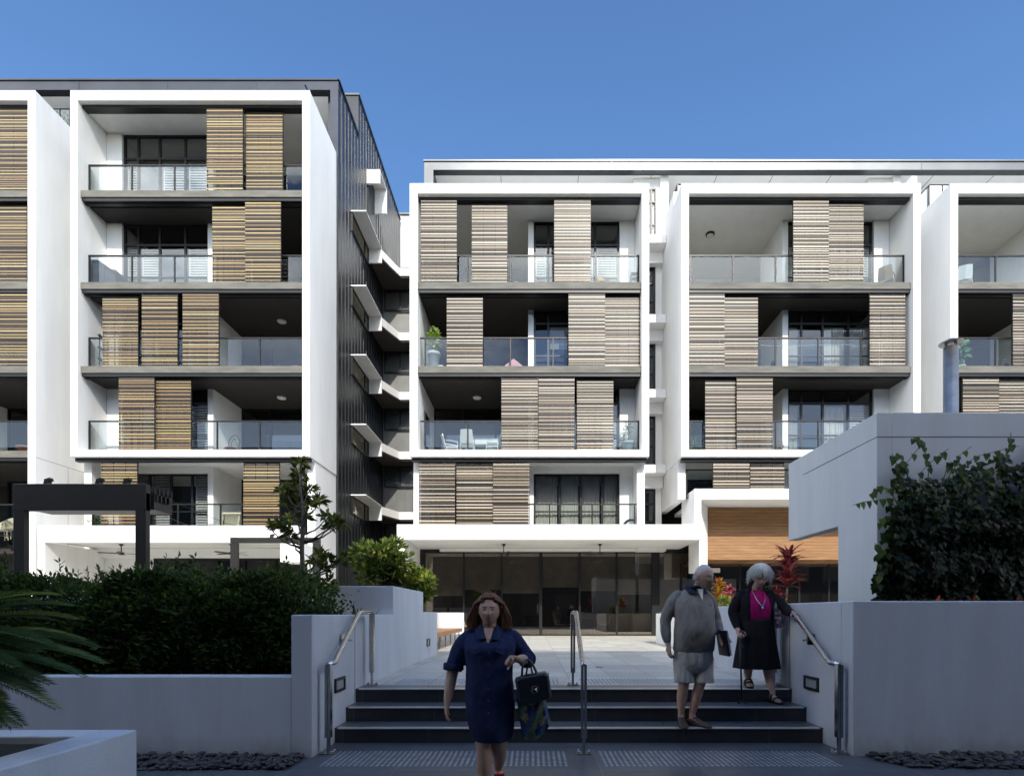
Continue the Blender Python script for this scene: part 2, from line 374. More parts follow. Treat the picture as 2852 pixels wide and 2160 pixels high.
def window(b, x0, x1, Y, z0, z1, div, transom=None, dress=None, seed=0, glass='window_glass', fr=.07, dark='black'):
    if x0 > x1: x0, x1 = x1, x0
    r = random.Random(seed); mb = MB()
    mb.box(x0, x0 + fr, Y, Y + .09, z0, z1); mb.box(x1 - fr, x1, Y, Y + .09, z0, z1)
    mb.box(x0 + fr, x1 - fr, Y, Y + .09, z1 - fr, z1); mb.box(x0 + fr, x1 - fr, Y, Y + .09, z0, z0 + fr * .8)
    for d in div:
        xx = x0 + (x1 - x0) * d; mb.box(xx - fr * .55, xx + fr * .55, Y + .004, Y + .08, z0 + fr * .8, z1 - fr)
    if transom: mb.box(x0 + fr, x1 - fr, Y - .006, Y + .07, z0 + transom - .035, z0 + transom + .035)
    if z1 - z0 > 2 and glass == 'window_glass':
        mb.box(x0 + fr, x1 - fr, Y + .012, Y + .06, z0 + .95, z0 + 1.0)
    w = parw('window', mb, M[dark], b)
    g = MB(); g.quad((x0 + fr, Y + .045, z0 + fr * .8), (x1 - fr, Y + .045, z0 + fr * .8), (x1 - fr, Y + .045, z1 - fr), (x0 + fr, Y + .045, z1 - fr))
    parw('pane', g, M[glass], w)
    zt = z0 + (transom if transom else z1 - z0) - .05
    edges = [0] + list(div) + [1]
    if dress:
        for k, (a, c) in enumerate(zip(edges[:-1], edges[1:])):
            kind = dress[k % len(dress)]
            xa = x0 + (x1 - x0) * a + .07; xb = x0 + (x1 - x0) * c - .07
            if kind == 's' and xb - xa > .15:      # plantation shutter
                s = MB(); s.box(xa, xa + .05, Y + .13, Y + .16, z0 + .06, zt); s.box(xb - .05, xb, Y + .13, Y + .16, z0 + .06, zt)
                z = z0 + .1
                while z < zt - .08:
                    s.quad((xa + .05, Y + .12, z), (xb - .05, Y + .12, z), (xb - .05, Y + .16, z + .075), (xa + .05, Y + .16, z + .075)); z += .098
                parw('shutter', s, M['blind'], w)
            elif kind == 'c':
                s = MB(); n = 40; P = []
                for i in range(n + 1):
                    xx = xa + (xb - xa) * i / n; yy = Y + .2 + .035 * math.sin(i * 1.9 + seed) + .02 * math.sin(i * .7)
                    P.append((xx, yy))
                for i in range(n):
                    s.quad((P[i][0], P[i][1], z0 + .05), (P[i + 1][0], P[i + 1][1], z0 + .05), (P[i + 1][0], P[i + 1][1], zt), (P[i][0], P[i][1], zt))
                parw('curtain', s, M['curtain'], w, smooth=True)
            elif kind == 'b':
                s = MB(); h = r.uniform(.35, .7) * (zt - z0)
                s.box(xa, xb, Y + .14, Y + .15, zt - h, zt); parw('roller_blind', s, M['greyblind'], w)
    return w

def ceiling_light(b, x, y, z, dark=False):
    mb = MB(); mb.lathe([(.16, 0), (.17, -.02), (.17, -.055), (.155, -.07)], (x, y, z), 20, 0)
    mb.lathe([(.135, -.071), (.12, -.085), (.05, -.092)], (x, y, z), 20, 1)
    return parw('ceiling_light', mb, [M['black'] if dark else M['lamp'], M['lamp']], b, smooth=True)

def module(b, x0, sg, levels, ztop, screens, rails, pal, seed, lights=(), first=True, dress=None, jamb_ground=False, rim_concrete=False):
    """one white balcony frame. x0: outer edge on its deep side; sg: +1 / -1 direction of u"""
    X = lambda u: x0 + sg * u
    def bx(mb, u0, u1, *a, **k): mb.box(X(u0), X(u1), *a, **k)
    zb = 6.97
    mb = MB()
    zl = PLZ if jamb_ground else zb
    bx(mb, 0, .27, YF, 23.4, zl, ztop); bx(mb, 8.29, 8.55, YF, 23.4, zl, ztop)
    bx(mb, .27, 8.29, YF, 23.4, ztop - .36, ztop)
    if not rim_concrete: bx(mb, .27, 8.29, YF, 23.4, zb, L1)
    parw('balcony_frame', mb, M['white'], b, bevel=.008)
    tops = list(levels) + [ztop - .0]
    slabs = [z for z in levels if z > L1 + .1] + ([L1] if rim_concrete else [])
    for z in slabs:
        s = MB(); bx(s, .275, 8.285, 19.92, 20.36, z - .25, z); o = parw('balcony_slab', s, M['concrete'], b, bevel=.015)
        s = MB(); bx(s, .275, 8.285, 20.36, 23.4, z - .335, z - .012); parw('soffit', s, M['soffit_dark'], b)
        s = MB(); bx(s, .275, 8.285, 20.37, 23.38, z - .0115, z - .002); parw('balcony_floor', s, M['balcony_tile'], b)
        s = MB(); bx(s, .29, 8.27, 19.96, 20.04, z - .36, z - .252); bx(s, .29, 8.27, 20.08, 20.22, z - .38, z - .252); parw('screen_track', s, M['black'], b)
    s = MB(); bx(s, .29, 8.27, 19.98, 20.24, ztop - .46, ztop - .362); parw('screen_track', s, M['black'], b)
    # partition and pier
    s = MB(); bx(s, 4.22, 4.43, 21.15, 23.38, zb, ztop - .37); parw('partition_wall', s, M['white'], b)
    s = MB(); bx(s, 7.71, 8.28, 21.15, 23.38, zb, ztop - .37); parw('wall', s, M['white'], b)
    for i, z in enumerate(levels):
        cz = (levels[i + 1] - .335) if i + 1 < len(levels) else ztop - .365
        ds = dress[i] if dress else 'ss-s'
        window(b, X(4.435), X(7.705), 21.24, z + .0, cz, (.17, .42, .72), 2.2, ds, seed + i)
        window(b, X(.275), X(4.215), 23.2, z, cz, (.3, .65), 2.2, '-b-', seed + 20 + i)
    for (u, i, dk) in lights:
        cz = (levels[i + 1] - .335) if i + 1 < len(levels) else ztop - .365
        ceiling_light(b, X(u), 21.3 if u > 4.4 else 21.9, cz, dk)
    for i, lst in enumerate(screens):
        z = levels[i]; cz = (levels[i + 1] - .37) if i + 1 < len(levels) else ztop - .45
        for k, it in enumerate(lst):
            a, c = it[0], it[1]; back = it[2] if len(it) > 2 else (k % 2 == 1)
            Ys = 20.12 if back else 20.0
            screen(b, XD(a, Ys), XD(c, Ys), z + .03, cz + (.015 if not back else -.03), back, pal, seed * 31 + i * 7 + k)
    xa, xb = sorted((X(.28), X(8.28)))
    for i, z in enumerate(levels):
        n = 6; st = 1.56
        posts = [xa + .02 + st * k for k in range(n)] if sg < 0 else [xb - .02 - st * k for k in range(n)]
        rg = rails[i] if rails else None
        if rg: balustrade(b, xa, xb, 20.3, z, z + 1.2, posts)
    return X

# ---- left building: frames A (full view) and Z (cut by the left edge)
A0 = -7.95
XA = module(bl, A0, -1, [L1, L2, L3, L4], 20.04,
    [[(257, 334, 0), (337, 413, 1)], [(222, 299, 1), (307, 384, 0), (395, 473, 0)], [(459, 531, 1), (530, 607, 0)], [(447, 525, 0), (532, 611, 1)]],
    [1, 1, 1, 1], GOLD, 11, lights=[(1.95, 1, 0), (1.95, 0, 0)], dress=['-s-s', 'ss-s', 'ss-s', 's-ss'])
XZ = module(bl, -17.75, -1, [4.18, L1, L2, L3, L4], 20.04,
    [[], [], [(-40, 64, 0)], [(-40, 59, 1)], [(-40, 64, 0)]], [1, 1, 1, 1, 1], GOLD, 51, lights=[(1.6, 1, 0)], jamb_ground=True, rim_concrete=True)
# ---- right building: frames B, C and D (cut by the right edge)
XB = module(br_, -4.38, 1, [L1, L2, L3], 16.72,
    [[(1083, 1162, 0), (1163, 1241, 0), (1246, 1325, 1)], [(965, 1043, 1), (1228, 1307, 0), (1306, 1385, 1)], [(909, 987, 0), (1019, 1096, 1), (1197, 1276, 0)]],
    [1, 1, 1], PALE_GLARE, 101, lights=[(2.2, 0, 0)], dress=['-bcs', '-bbc', 's-ss'])
XC = module(br_, 5.32, 1, [L1, L2, L3], 16.72,
    [[(1523, 1592, 1), (1591, 1669, 0)], [(1488, 1565, 0), (1563, 1637, 1), (1878, 1955, 0)], [(1713, 1790, 0), (1789, 1865, 1)]],
    [1, 1, 1], PALE_GLARE, 141, lights=[(1.7, 2, 1)], dress=['c-cs', 'c-cc', 'cc-s'])
XR = module(br_, 14.93, 1, [L1, L2, L3], 16.72,
    [[(2079, 2157, 0), (2157, 2235, 1)], [(2187, 2265, 0)], [(2330, 2408, 0)]],
    [1, 1, 1], PALE_GLARE, 181, lights=[(.95, 2, 1), (.95, 1, 0)])

# ---- first floor level under frames A, B, C (white recessed balconies above the canopies)
F1 = 4.30; CZ1 = 6.965
def lower(b, x0, sg, screens, pal, seed, dress, railY=20.25, F1=4.30, ground=(0, 0)):
    X = lambda u: x0 + sg * u
    def bx(mb, u0, u1, *a, **k): mb.box(X(u0), X(u1), *a, **k)
    for (a, c, y, g) in ((.02, .30, 20.35, ground[0]), (8.22, 8.50, 20.35, ground[1]), (4.22, 4.43, 21.15, 0), (7.71, 8.215, 21.15, 0)):
        s = MB(); bx(s, a, c, y, 23.38, PLZ if g else F1, CZ1); parw('wall', s, M['white'], b)
    s = MB(); bx(s, .05, 8.5, 19.95, 20.13, CZ1 - .13, CZ1 - .004); parw('screen_track', s, M['black'], b)
    window(b, X(4.435), X(7.705), 21.24, F1, CZ1 - .25, (.3, .55, .8), None, dress, seed)
    s = MB(); bx(s, 4.435, 7.705, 21.2, 23.3, CZ1 - .25, CZ1 - .003); parw('wall', s, M['soffit_white'], b)
    window(b, X(.305), X(4.215), 23.2, F1, CZ1, (.3, .65), 2.2, '-b-', seed + 1)
    for k, (a, c) in enumerate(screens):
        Ys = 20.0 if k % 2 == 0 else 20.12
        screen(b, XD(a, Ys), XD(c, Ys), F1 + .05, CZ1 - .12, k % 2 == 1, pal, seed * 3 + k)
    xa, xb = sorted((X(.3), X(8.2)))
    balustrade(b, xa, xb, railY + .1, F1, F1 + 1.1, [xa + .03 + 1.56 * k for k in range(6)])
    return X
lower(bl, A0, -1, [(219, 297), (526, 604)], GOLD, 301, 'ss-s', ground=(1, 0))
lower(br_, -4.38, 1, [(905, 983), (986, 1065), (1065, 1144)], PALE_GLARE, 321, 'cccc')
lower(br_, 5.32, 1, [(1540, 1619), (1620, 1694)], PALE_GLARE, 341, 'bbbb', F1=5.56)
lower(br_, 14.93, 1, [], PALE_GLARE, 361, 'bbbb', F1=5.56)

# ---- dark cores that close the buildings behind the balconies
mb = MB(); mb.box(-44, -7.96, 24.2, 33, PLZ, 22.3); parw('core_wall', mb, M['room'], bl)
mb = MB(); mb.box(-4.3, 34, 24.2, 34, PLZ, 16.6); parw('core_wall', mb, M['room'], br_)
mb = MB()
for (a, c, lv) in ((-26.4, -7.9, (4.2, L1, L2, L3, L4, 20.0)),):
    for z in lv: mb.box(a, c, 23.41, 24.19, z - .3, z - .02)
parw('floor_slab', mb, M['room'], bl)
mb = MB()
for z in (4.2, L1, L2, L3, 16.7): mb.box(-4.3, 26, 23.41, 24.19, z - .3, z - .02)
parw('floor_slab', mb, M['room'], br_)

# ---- slots between frames: recessed windows and small white ledges
def slot(b, xa, xb, ledges, ztop):
    s = MB(); s.box(xa, xb, 22.95, 23.4, PLZ, min(16.4, ztop)); parw('wall', s, M['room'], b)
    if ztop < 19.35:
        s = MB(); s.box(xa + .02, xb, 22.96, 23.4, 16.41, 19.36); parw('wall', s, M['white'], b)
        window(b, xa + .40, xb - .2, 22.85, ZD(521, 22) + .29, 18.9, (.6,), 1.9, 'bb', 5)
    for z in ledges:
        s = MB(); s.box(xa, xb - .012, 22.0, 22.94, z - .05, z + .28); parw('ledge', s, M['white'], b, bevel=.006)
        s = MB(); s.box(xa, xb - .01, 22.55, 22.94, z - .5, z - .052); parw('wall', s, M['white'], b)
    for z0, z1 in zip(ledges[:-1], ledges[1:]):
        window(b, xa + .0, xb - .25, 22.84, z0 + .285, z1 - .5, (.28,), 1.7, '-c', int(z0 * 10))
        s = MB(); s.box(xb - .248, xb, 22.84, 22.93, z0 + .285, z1 - .5); parw('wall', s, M['white'], b)
slot(br_, 4.17, 5.32, [3.9, ZD(1018, 22), ZD(855, 22), ZD(693.5, 22), ZD(521, 22)], 19.3)
slot(br_, 13.87, 14.93, [3.9, 7.0, 10.0, 13.0, 16.2], 19.3)
slot(bl, -17.75, -16.5, [3.9, 7.0, 10.0, 13.0, 16.2], 19.4)

# ---- roofs
def seam_fascia(b, x0, x1, Y, z0, z1, joints):
    s = MB(); s.box(x0, x1, Y, Y + .3, z0, z1 - .06); s.box(x0 - .03, x1 + .03, Y - .04, Y + .6, z1 - .06, z1)
    for j in joints: s.box(j - .008, j + .008, Y - .012, Y, z0, z1 - .06)
    parw('roof_fascia', s, M['dark_fascia' if b == bl else 'fascia'], b)
seam_fascia(bl, -44, -7.87, 22.5, 22.6, 23.03, [-40 + 3.6 * k for k in range(9)])
s = MB(); s.box(-44, -8.2, 22.8, 25.6, 22.62, 22.95); parw('roof_soffit', s, M['soffit_white'], bl)
s = MB(); s.box(-44, -7.9, 22.8, 33, 22.96, 23.02); parw('roof', s, M['fascia'], bl)
s = MB(); s.box(-44, -8.21, 25.3, 25.6, 20.0, 22.62); parw('wall', s, M['white'], bl)
s = MB(); s.box(-8.2, -7.88, 22.5, 25.1, 19.9, 22.6); parw('wall', s, M['dark_fascia'], bl)
seam_fascia(br_, -4.39, 34, 22.5, 19.36, 19.75, [-1.0 + 4.2 * k for k in range(9)])
s = MB(); s.box(-4.0, 34, 22.81, 26, 19.38, 19.6)
parw('roof_soffit', s, M['soffit_white'], br_)
s = MB()
for j in (-1.3, 1.9, 4.9, 7.6, 9.9, 12.3, 16.5, 19.0): s.box(j - .008, j + .008, 22.81, 26, 19.372, 19.381)
parw('soffit_joint', s, M['black'], br_)
s = MB(); s.box(-4.38, 34, 22.8, 34, 19.62, 19.72); parw('roof', s, M['fascia'], br_)
s = MB(); s.box(-4.39, -4.02, 22.5, 26, 16.6, 19.36); parw('wall', s, M['fascia'], br_)
s = MB(); s.box(-4.0, 34, 25.7, 26, 16.6, 19.37); parw('wall', s, M['white'], br_)
# white fins between roof terraces
for q in ((5.28, 5.60, 22.83, 25.7, 16.2, 19.375), (14.87, 15.16, 22.83, 25.7, 16.2, 19.375), (5.33, 5.53, 20.9, 22.44, 16.2, 17.25), (13.60, 13.80, 19.9, 22.4, 16.725, 17.05)):
    s = MB(); s.box(*q); parw('terrace_fin', s, M['white'], br_)
# roof terrace balustrades
def terrace(b, pts, z0, z1):
    mb = MB(); g = MB()
    for (a, c) in zip(pts[:-1], pts[1:]):
        d = Vector((c[0] - a[0], c[1] - a[1], 0)); L = d.length; d.normalize()
        mb.tube([(a[0], a[1], z1), (c[0], c[1], z1)], .03, 4)
        for k in range(int(L / 1.1) + 1):
            p = Vector((a[0], a[1], 0)) + d * min(L, k * 1.1); mb.box(p.x - .02, p.x + .02, p.y - .02, p.y + .02, z0, z1)
        g.quad((a[0], a[1], z0 + .05), (c[0], c[1], z0 + .05), (c[0], c[1], z1 - .03), (a[0], a[1], z1 - .03))
    o = parw('balustrade', mb, M['black'], b); parw('glass_panel', g, M['glass'], o)
terrace(bl, [(-8.45, 22.4), (-8.45, 20.6)], 20.04, 21.0)
terrace(bl, [(-25, 21.6), (-18.0, 21.6), (-18.0, 22.4)], 20.04, 21.0)
terrace(br_, [(20, 21.1), (15.1, 21.1), (15.1, 22.4)], 16.72, 17.65)
terrace(br_, [(9, 21.0), (5.5, 21.0), (5.5, 22.4)], 16.72, 17.6)

# ---- dark standing-seam side wall of the left building
XW = -7.87
s = MB(); s.box(-8.4, XW, 22.81, 25.1, PLZ, 22.95); s.box(-8.4, XW, 25.1, 33, PLZ, 24.8); s.box(-11.5, -8.4, 25.1, 33, 22.9, 24.8)
s.box(-8.4, XW, 22.5, 22.81, PLZ, 19.9)
y = 22.9
while y < 33:
    s.box(XW, XW + .022, y - .009, y + .009, PLZ, 22.95 if y < 25.1 else 24.8); y += .42
parw('metal_cladding', s, M['clad'], bl)
s = MB(); s.box(XW - .5, XW + .05, 25.06, 33.05, 24.8, 24.88); s.box(-11.5, XW - .5, 25.06, 33.05, 24.8, 24.88); s.box(XW - .02, XW + .05, 22.46, 25.06, 22.97, 23.04); parw('parapet_cap', s, M['fascia'], bl)
for z in (18.8, 15.56, 12.56, 9.55, 6.49):
    s = MB(); s.box(XW, XW + .66, 24.05, 26.52, z, z + .05); s.box(XW, XW + .66, 26.52, 26.60, z - .66, z + .05)
    parw('window_hood', s, M['white'], bl)
    window_mb = MB(); window_mb.box(XW + .002, XW + .06, 24.1, 26.5, z - .80, z - .72); window_mb.box(XW + .002, XW + .06, 24.1, 26.5, z - .06, z)
    for yy in (24.1, 25.9, 26.44): window_mb.box(XW + .002, XW + .06, yy, yy + .06, z - .72, z - .06)
    w = parw('window', window_mb, M['black'], bl)
    g = MB(); g.quad((XW + .034, 24.1, z - .74), (XW + .034, 26.5, z - .74), (XW + .034, 26.5, z - .04), (XW + .034, 24.1, z - .04)); parw('pane', g, M['dark_glass'], w)
s = MB(); s.box(XW, XW + .64, 26.3, 26.42, 21.76, 22.42); s.box(XW, XW + .64, 26.42, 27.5, 22.36, 22.42); s.box(XW, XW + .64, 27.5, 27.6, 21.2, 22.42); parw('window_hood', s, M['white'], bl)
s = MB(); s.box(XW + .002, XW + .05, 26.42, 27.5, 20.2, 22.36); parw('window', s, M['black'], bl)

# ---- recessed link between the two buildings
s = MB(); s.box(XW + .02, -3.9, 29.2, 29.6, PLZ, 19.4)
x = XW + .3
while x < -3.9: s.box(x - .012, x + .012, 29.17, 29.2, PLZ, 19.4); x += .42
parw('link_wall', s, M['link_clad_lit'], bl)
s = MB(); s.box(XW + .02, -3.9, 28.9, 29.19, 19.3, 19.42); parw('parapet_cap', s, M['fascia'], bl)
for z in (18.55, 15.3, 12.3, 9.3, 6.25):
    s = MB(); s.prism([(XW + .02, 26.6), (XW + .66, 26.6), (XW + 1.15, 28.0), (-3.9, 28.0), (-3.9, 29.16), (XW + .02, 29.16)], 'z', z - .13, z + .25); parw('ledge', s, M['white'], bl)
    s = MB(); s.prism([(XW + .68, 26.75), (XW + 1.22, 28.06), (-3.9, 28.06), (-3.9, 29.16), (XW + .05, 29.16), (XW + .05, 26.75)], 'z', z - .21, z - .132); parw('soffit', s, M['soffit_dark'], bl)
    window(bl, XW + .1, -3.95, 29.05, z - 1.3, z - .22, (.22, .5, .75), None, 'c-cc', int(z * 7), fr=.06)
s = MB(); s.box(XW - .05, -2.5, 33.2, 34, PLZ, 25.2); parw('wall', s, M['white'], bl)
s = MB(); s.box(XW - .05, -2.5, 33.1, 34.05, 25.2, 25.3); parw('parapet_cap', s, M['fascia'], bl)

# ---- thin joints in the rendered side walls
s = MB(); s.box(-7.951, -7.9485, 19.81, 23.3, 6.945, 6.957); s.box(-17.751, -17.7485, 19.81, 22.8, 6.945, 6.957); s.box(-17.751, -17.7485, 21.2, 21.21, PLZ, 6.94); parw('wall_joint', s, M['distant'], bl)
# ---- podium and canopies
YC = 19.6
s = MB(); s.box(-4.79, 5.97, YC, YC + .25, 3.98, 4.52); s.box(-4.79, 5.97, YC + .25, 23.3, 3.98, 4.29)
s.box(-4.79, -4.55, YC + .1, 22.6, PLZ, 3.98)
s.prism([(YC + .12, 3.975), (20.9, 3.975), (20.9, 3.2)], 'x', -4.55, -4.50)
s.box(5.73, 5.97, YC, YC + .25, 4.52, 5.78); s.box(5.73, 5.97, YC + .25, 21.3, 4.3, 5.78)
s.box(5.97, 26, YC, YC + .25, 5.40, 5.78); s.box(5.97, 26, YC + .25, 23.3, 5.40, 5.55)
s.prism([(5.975, YC + .26), (6.62, 20.95), (6.62, 21.2), (5.975, 21.2)], 'z', 2.9, 5.395)
parw('canopy', s, M['white'], br_, bevel=.006)
s = MB(); s.box(-3.7, 4.3, 22.1, 22.38, 3.86, 3.97); parw('pelmet', s, M['soffit_white'], br_)
s = MB(); s.box(6.63, 26, 21.0, 21.2, 3.41, 5.38); parw('timber_lining', s, M['timber'], br_)
s = MB(); s.box(6.3, 26, 21.21, 22.9, 3.38, 3.46); parw('timber_soffit', s, M['timber'], br_)
# glass doors of the common room
xs = [XD(p, 22.5) for p in (911, 1002, 1084, 1168, 1252, 1332, 1416, 1515)]
dz1 = 3.92
s = MB(); s.box(xs[0] - .35, xs[-1], 22.46, 22.56, dz1 - .1, dz1 + .05); s.box(xs[0] - .35, xs[-1], 22.44, 22.58, PLZ, PLZ + .06)
s.box(xs[0] - .35, xs[0] + .15, 22.45, 22.57, PLZ + .06, dz1 - .1)
for i, xx in enumerate(xs[1:]):
    w = .035 if i not in (2, 5) else (.06 if i == 2 else .16)
    s.box(xx - w, xx + w, 22.45, 22.57, PLZ + .06, dz1 - .1)
s.box(xs[3] - .14, xs[3] - .1, 22.38, 22.44, PLZ + .9, PLZ + 1.3)
w = parw('glass_door', s, M['black'], br_)
g = MB(); g.quad((xs[0], 22.5, PLZ + .05), (xs[-1], 22.5, PLZ + .05), (xs[-1], 22.5, dz1 - .05), (xs[0], 22.5, dz1 - .05)); parw('pane', g, M['dark_glass'], w)
s = MB(); s.box(6.0, 26, 22.5, 22.6, PLZ, 3.4)
for xx in (6.05, 7.2, 8.4, 9.6, 10.8, 12.0): s.box(xx - .04, xx + .04, 22.44, 22.5, PLZ, 3.38)
parw('glass_door', s, M['black'], br_)
g = MB(); g.quad((6.05, 22.46, PLZ), (26, 22.46, PLZ), (26, 22.46, 3.38), (6.05, 22.46, 3.38)); parw('pane', g, M['dark_glass'], br_)
s = MB(); s.box(7.2, 7.55, 22.3, 22.36, 3.02, 3.2); parw('ceiling_light', s, M['lamp'], br_)
# common room interior seen dimly through the doors
s = MB(); s.box(-4.4, 5.9, 27.5, 27.7, PLZ, 3.9); s.box(-4.4, 5.9, 22.7, 27.5, PLZ - .05, PLZ + .002); parw('interior_wall', s, plain('interior_wall', (.20, .155, .115), .8, var=.3), br_)
s = MB(); s.box(3.0, 4.6, 25.0, 25.3, PLZ, 2.9); s.box(1.9, 2.6, 26.3, 26.5, PLZ, 2.6); s.box(-3.9, -3.2, 25.5, 25.8, PLZ, 2.9); parw('interior_panel', s, M['redpanel'], br_)
M['door_reflection'] = plain('grey_brown_reflection', (.44, .42, .37), .9, var=.15)  # added panels standing in for the grey reflection in the door glass
for (a, c, zz) in ((915, 1000, 2.1), (1004, 1082, 2.35), (1086, 1166, 2.2), (1172, 1250, 2.45), (1254, 1330, 2.3), (1334, 1412, 2.15), (1422, 1500, 1.2)):
    s = MB(); s.box(XD(a, 22.8), XD(c, 22.8), 22.75, 22.78, zz, 3.85); parw('reflection_panel', s, M['door_reflection'], br_)

# left podium
s = MB(); s.box(-17.5, -8.3, YC, YC + .25, 3.88, 4.48); s.box(-17.5, -8.3, YC + .25, 23.3, 3.98, 4.29)
s.box(-17.5, -17.25, YC + .02, 22.6, PLZ, 3.88); s.box(-8.46, -7.7, 18.6, 19.5, 3.1, 3.72)
parw('canopy', s, M['white'], bl, bevel=.006)
s = MB(); s.box(-17.24, -8.3, 22.1, 22.6, 3.6, 3.97); parw('wall', s, M['soffit_white'], bl)
window(bl, -15.3, -8.3, 22.4, PLZ, 3.6, (.2, .36, .52, .7, .85), None, 'bb-bb-', 77, 'dark_glass', .09)
s = MB(); s.box(-17.24, -15.3, 22.35, 22.6, PLZ, 3.6); parw('wall', s, M['white'], bl)
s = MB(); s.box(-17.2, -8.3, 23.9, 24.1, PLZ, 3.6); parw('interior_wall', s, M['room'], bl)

# ---- building opposite, behind the viewpoint (it shades the foreground)
op = thing('apartment_building', 'rendered apartment block standing opposite, behind the viewpoint, shading the steps', 'building', (0, -9, 0))
OT = 0.48 + 0.8 * (13.2 + 5.0)
s = MB(); s.box(-45, 45, -20, -5, 0, OT); parw('wall', s, M['distant'], op)
s = MB()
for k in range(-14, 15):
    for z in (1.2, 4.3, 7.4, 10.5):
        s.box(k * 3.0 - .9, k * 3.0 + .9, -5.0, -4.96, z, z + 1.9)
parw('window', s, M['distant_window'], op)
# ------------------------------------------------------------------ ground, steps, walls
s = MB(); s.quad((-400, -400, -.012), (400, -400, -.012), (400, 600, -.012), (-400, 600, -.012))
struct(s.build('ground', plain('ground_earth', (.12, .12, .11), .9, var=.2)))
s = MB(); s.box(-14, 14, -4.9, 5.86, -.3, 0.0)
struct(s.build('paving', M['paving']))
s = MB(); s.box(-44, 40, 6.57, 34, -.2, PLZ)
s.box(-44, -2.3, 5.47, 6.565, -.2, .35); s.box(3.3, 40, 5.6, 6.565, -.2, .35)
struct(s.build('plaza', M['plaza']))

st = thing('staircase', 'three wide dark tiled steps with pale metal nosings rising to the plaza', 'steps', (0.5, 5.86, 0))
RIS = .159; TR = .35
for k in range(3):
    y0 = 5.86 + TR * k; z0 = RIS * k; z1 = RIS * (k + 1)
    s = MB(); s.box(-2.088, 3.068, y0, 6.568, z0 + .001 if k else -.1, z1 - .014, m=0)
    s.box(-2.088, 3.068, y0 - .012, (y0 + TR if k < 2 else 6.9), z1 - .0135, z1 + .0005, m=1)
    s.v = [(a - .5, b - 5.86, c) for a, b, c in s.v]
    o = s.build('step', [M['riser'], M['tread']], st)
    n = MB(); n.box(-2.05, 3.03, y0 + .008, y0 + .05, z1 + .0007, z1 + .004, m=0); n.box(-2.05, 3.03, y0 - .0165, y0 + .008, z1 - .010, z1 + .003, m=1)
    n.v = [(a - .5, b - 5.86, c) for a, b, c in n.v]
    n.build('nosing', [M['brass'], M['palestrip']], o)

def step_light(parent, p, axis, w, h):
    """recessed rectangular light on a wall face; axis: direction the face looks ('+x','-x','-y')"""
    mb = MB(); ox, oy, oz = parent.location; t = .028
    def b(a0, a1, c0, c1, d0, d1, m):
        if axis == '-y': mb.box(p[0] + a0 - ox, p[0] + a1 - ox, p[1] - d1 - oy, p[1] - d0 - oy, p[2] + c0 - oz, p[2] + c1 - oz, m)
        else:
            sg = 1 if axis == '+x' else -1
            mb.box(p[0] + sg * d0 - ox, p[0] + sg * d1 - ox, p[1] + a0 - oy, p[1] + a1 - oy, p[2] + c0 - oz, p[2] + c1 - oz, m)
    b(-w, w, h - t, h, 0, .02, 0); b(-w, w, -h, -h + t, 0, .02, 0); b(-w, -w + t, -h + t, h - t, 0, .02, 0); b(w - t, w, -h + t, h - t, 0, .02, 0)
    b(-w + t, w - t, -h + t, h - t, 0, .006, 1)
    return mb.build('step_light', [M['black'], plain('frosted_lens', (.32, .34, .36), .5)], parent)

WT = 'garden_wall'
# left: low bed wall, stair cheek and raised planter in one piece
lw = thing('planter_wall', 'white rough rendered planter wall left of the steps, stepping up from the low hedge bed', 'planter wall', (-2.2, 6, 0))
s = MB()
def lo(mb, o): mb.v = [(a - o.location[0], b - o.location[1], c - o.location[2]) for a, b, c in mb.v]
s.box(-2.29, -2.09, 5.26, 8.34, -.1, 1.352)
s.box(-14, -2.29, 5.26, 5.46, -.1, .767)
s.box(-7.5, -2.09, 8.34, 8.54, -.1, 1.78); s.box(-2.29, -2.09, 8.54, 10.62, -.1, 1.78)
s.box(-2.29, -2.09, 10.62, 12.2, -.1, 1.395); s.box(-3.2, -2.29, 12.0, 12.2, -.1, 1.39)
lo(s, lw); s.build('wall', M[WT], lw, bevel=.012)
s = MB(); s.box(-14, -2.295, 5.461, 8.335, -.1, .62); s.box(-7.5, -2.295, 8.545, 11.99, -.1, 1.25); lo(s, lw); s.build('soil', M['soil'], lw)
s = MB(); s.box(-2.1, -2.0872, 6.52, 6.528, .0, 1.35); lo(s, lw); s.build('wall_joint', M['riser'], lw)
step_light(lw, (-2.09, 6.0, .60), '+x', .155, .075)
step_light(lw, (-2.09, 11.1, .79), '+x', .15, .075)
# right cheek and front wall
rw = thing('planter_wall', 'white rough rendered wall right of the steps, with pebbles at its foot', 'planter wall', (3.2, 6, 0))
s = MB(); s.box(3.07, 14, 5.31, 5.51, -.1, 1.484); s.box(3.07, 3.27, 5.51, 9.6, -.1, 1.484); s.box(3.27, 14, 9.4, 9.6, -.1, 1.38)
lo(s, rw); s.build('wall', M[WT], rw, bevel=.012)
s = MB(); s.box(3.275, 14, 5.515, 9.395, -.1, 1.30); lo(s, rw); s.build('soil', M['soil'], rw)
s = MB(); s.box(3.066, 3.08, 6.606, 6.614, .0, 1.48); lo(s, rw); s.build('wall_joint', M['riser'], rw)
step_light(rw, (3.07, 6.09, .60), '-x', .155, .075)
